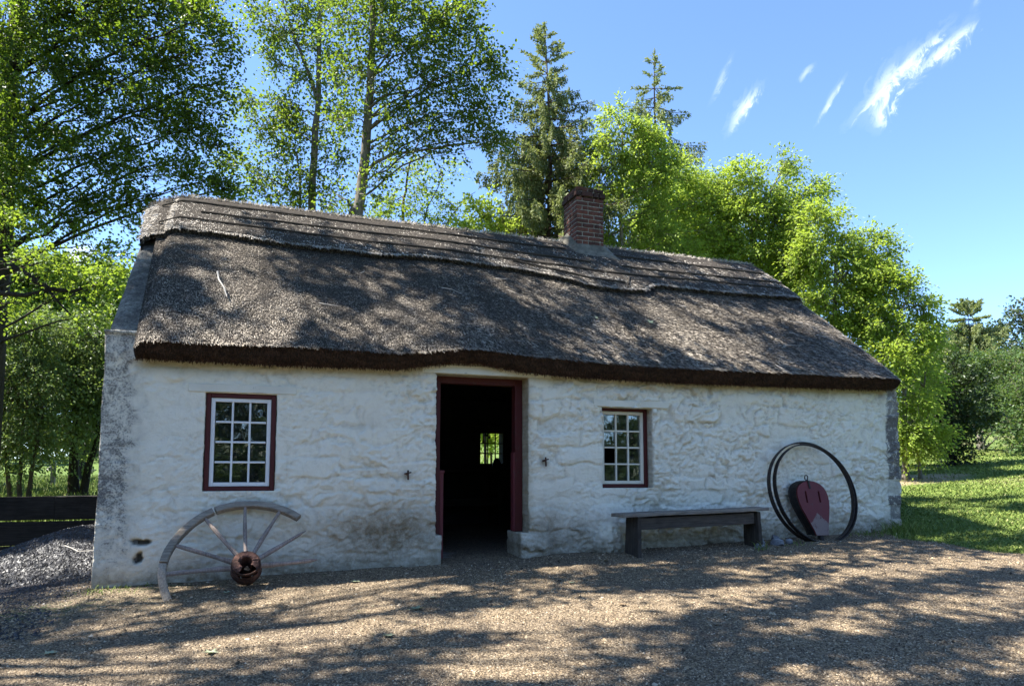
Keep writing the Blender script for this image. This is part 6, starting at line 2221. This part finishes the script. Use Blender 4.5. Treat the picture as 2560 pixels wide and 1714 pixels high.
for k in range(60):                                          # and its undergrowth
    a = rsw.uniform(-0.9, 0.9)
    d = rsw.uniform(20, 24)
    bl.append((np.array([4 + d * math.sin(a), -8 - d * math.cos(a), rsw.uniform(-1.0, 1.6)]), (2.4, 1.5, 1.0), 18))
far_wood('distant_wood', bl, 83, LEAF['shrub'])

# two big trees standing in the yard beside and behind the photographer: their boughs dapple the gravel and the thatch
sh = ST['shade']
rsw = np.random.RandomState(26)
SHADE_A, SHADE_B = [], []
for gx in range(20):
    for gy in range(13):
        tx, ty = -8.2 + gx * 0.98 + rsw.uniform(-0.45, 0.45), -5.6 + gy * 0.66 + rsw.uniform(-0.3, 0.3)     # where its shade falls
        z = rsw.uniform(9.0, 12.5) if ty < -0.7 else rsw.uniform(13.0, 16.5)
        if rsw.rand() < (0.40 if ty < -0.7 else 0.44) + (0.55 if ty < -0.7 else 1.2) * (float(fbm(np.array([tx * 0.8]), np.array([ty * 1.7]), 2, 401)[0]) - 0.42):
            continue
        x, y = tx + SUN_D[0] / SUN_D[2] * z, ty + SUN_D[1] / SUN_D[2] * z
        z2 = max(z, 1.0 + 0.73 * ((x + 2.476) * 0.34 + (y + 7.945) * 0.94) + 0.8)
        x, y, z = tx + SUN_D[0] / SUN_D[2] * z2, ty + SUN_D[1] / SUN_D[2] * z2, z2
        (SHADE_A if x < -4.6 else SHADE_B).append((x, y, z, rsw.uniform(0.40, 1.05), rsw.uniform(0.10, 0.20), 0.12, rsw.randint(5, 12)))
for q in ((-12.2, 3.9, 11.3), (-11.2, 4.1, 11.6)):
    SHADE_A.append((*q, 1.1, 0.35, 0.2, 24))
sh = sh | dict(stretch=(1.5, 0.8, 0.45))
grow_tree('yard_tree', 'large spreading tree whose boughs shade the left of the gravel yard', 'tree',
          [([(-12.4, -1.6, -0.5), (-12.2, -1.5, 3.0), (-11.6, -1.2, 6.5), (-10.6, -0.6, 10.0), (-10.0, -0.2, 14)], 0.34, 0.08)],
          [((x, y, z), (rx, ry, rz), n) for x, y, z, rx, ry, rz, n in SHADE_A], sh, LEAF['alder'], M['bark_brown'], 91, 'big trees around the yard', 0.035, 0.005)
grow_tree('yard_tree', 'large spreading tree whose boughs shade the right of the gravel yard', 'tree',
          [([(2.5, -12.5, -0.7), (2.4, -12.2, 3.0), (2.2, -11.0, 6.5), (1.6, -8.5, 10.0), (1.0, -5.5, 14)], 0.36, 0.08)],
          [((x, y, z), (rx, ry, rz), n) for x, y, z, rx, ry, rz, n in SHADE_B], sh, LEAF['alder'], M['bark_brown'], 92, 'big trees around the yard', 0.035, 0.005)


# ---- grass
def blades(name, xx, yy, h, w, rs, tone=0.5, lean=0.35):
    n = len(xx)
    zz = ground_z(xx, yy)
    a = rs.uniform(0, 6.28, n)
    b = rs.uniform(0, 6.28, n)
    s = np.stack([np.cos(a), np.sin(a), 0 * a], -1) * w[:, None] * 0.5
    P = np.stack([xx, yy, zz - 0.005], -1)
    t1 = np.stack([np.cos(b) * lean * 0.35 * h, np.sin(b) * lean * 0.35 * h, 0.6 * h], -1)
    t2 = np.stack([np.cos(b) * lean * h, np.sin(b) * lean * h, h * rs.uniform(0.8, 1.0, n)], -1)
    V = np.stack([P - s, P + s, P + t1 + s * 0.7, P + t1 - s * 0.7, P + t2], 1).reshape(-1, 3)
    k = np.arange(n)[:, None] * 5
    o = mesh_obj(name, V, [k + np.array([[0, 1, 2, 3]]), k + np.array([[3, 2, 4]])], M['blade'], None, False,
                 dict(rnd=np.repeat(np.clip(tone + rs.normal(0, 0.2, n) + 0.35 * (fbm(xx * 1.2, yy * 1.2, 3, 301) - 0.5), 0, 1), 5)))
    return o


rs = np.random.RandomState(17)
n = 150000
dist = 8.0 * np.exp(rs.rand(n) * math.log(34 / 8.0))
ang = rs.uniform(R(28), R(60), n)
xx, yy = CAM[0] + dist * np.sin(ang), CAM[1] + dist * np.cos(ang)
bare_d = np.hypot((xx - 12.0) / 2.3, (yy - 5.2) / 1.2)
ok = (rs.rand(n) < lawn_mask(xx, yy)) & ~((xx < 6.42) & (yy > -0.02)) & ((bare_d > 1.0) | (rs.rand(n) < 0.12))
xx, yy, dist = xx[ok], yy[ok], dist[ok]
o = blades('lawn_grass', xx, yy, rs.uniform(0.015, 0.042, len(xx)) * (1 + dist * 0.02), 0.005 + 0.0010 * dist, rs, 0.5, 0.8)
o['kind'] = 'stuff'
n = 40000
xx, yy = rs.uniform(-16, -3.9, n), 3.8 + rs.rand(n) ** 1.5 * 26
o = blades('meadow_grass', xx, yy, rs.uniform(0.06, 0.20, n), np.full(n, 0.016), rs, 0.55)
o['kind'] = 'stuff'


def tuft(cx, cy, n, rad, h0, h1, label, seed):
    """one clump: the blades spring from a shared crown just under the soil"""
    rs = np.random.RandomState(seed)
    xx, yy = cx + rs.normal(0, rad, n), np.minimum(cy + rs.normal(0, rad * 0.6, n), -0.05)
    o = blades('grass_tuft', xx, yy, rs.uniform(h0, h1, n), rs.uniform(0.005, 0.011, n), rs, 0.45, 0.8)
    me = o.data
    bm = bmesh.new()
    bm.from_mesh(me)
    c = bm.verts.new((cx, cy, float(ground_z(np.array([cx]), np.array([cy]))[0]) - 0.06))
    bm.verts.ensure_lookup_table()
    for k in range(n):
        bm.faces.new((bm.verts[5 * k], c, bm.verts[5 * k + 1]))
    bm.to_mesh(me)
    bm.free()
    thing(o, label, 'grass tuft', 'weeds along the foot of the wall')


tuft(6.05, -0.30, 330, 0.18, 0.05, 0.24, 'largest weedy grass tuft at the right corner of the front wall', 1)
tuft(5.55, -0.22, 90, 0.14, 0.03, 0.10, 'sparse low grass between the iron tyres and the right corner', 2)
tuft(3.42, -0.62, 26, 0.05, 0.06, 0.17, 'small grass tuft in front of the right leg of the bench', 3)
tuft(4.05, -0.50, 30, 0.10, 0.02, 0.06, 'tiny green sprout by the loose stones', 4)
tuft(-3.75, -0.14, 110, 0.16, 0.02, 0.07, 'low mossy grass at the left corner of the front wall', 5)
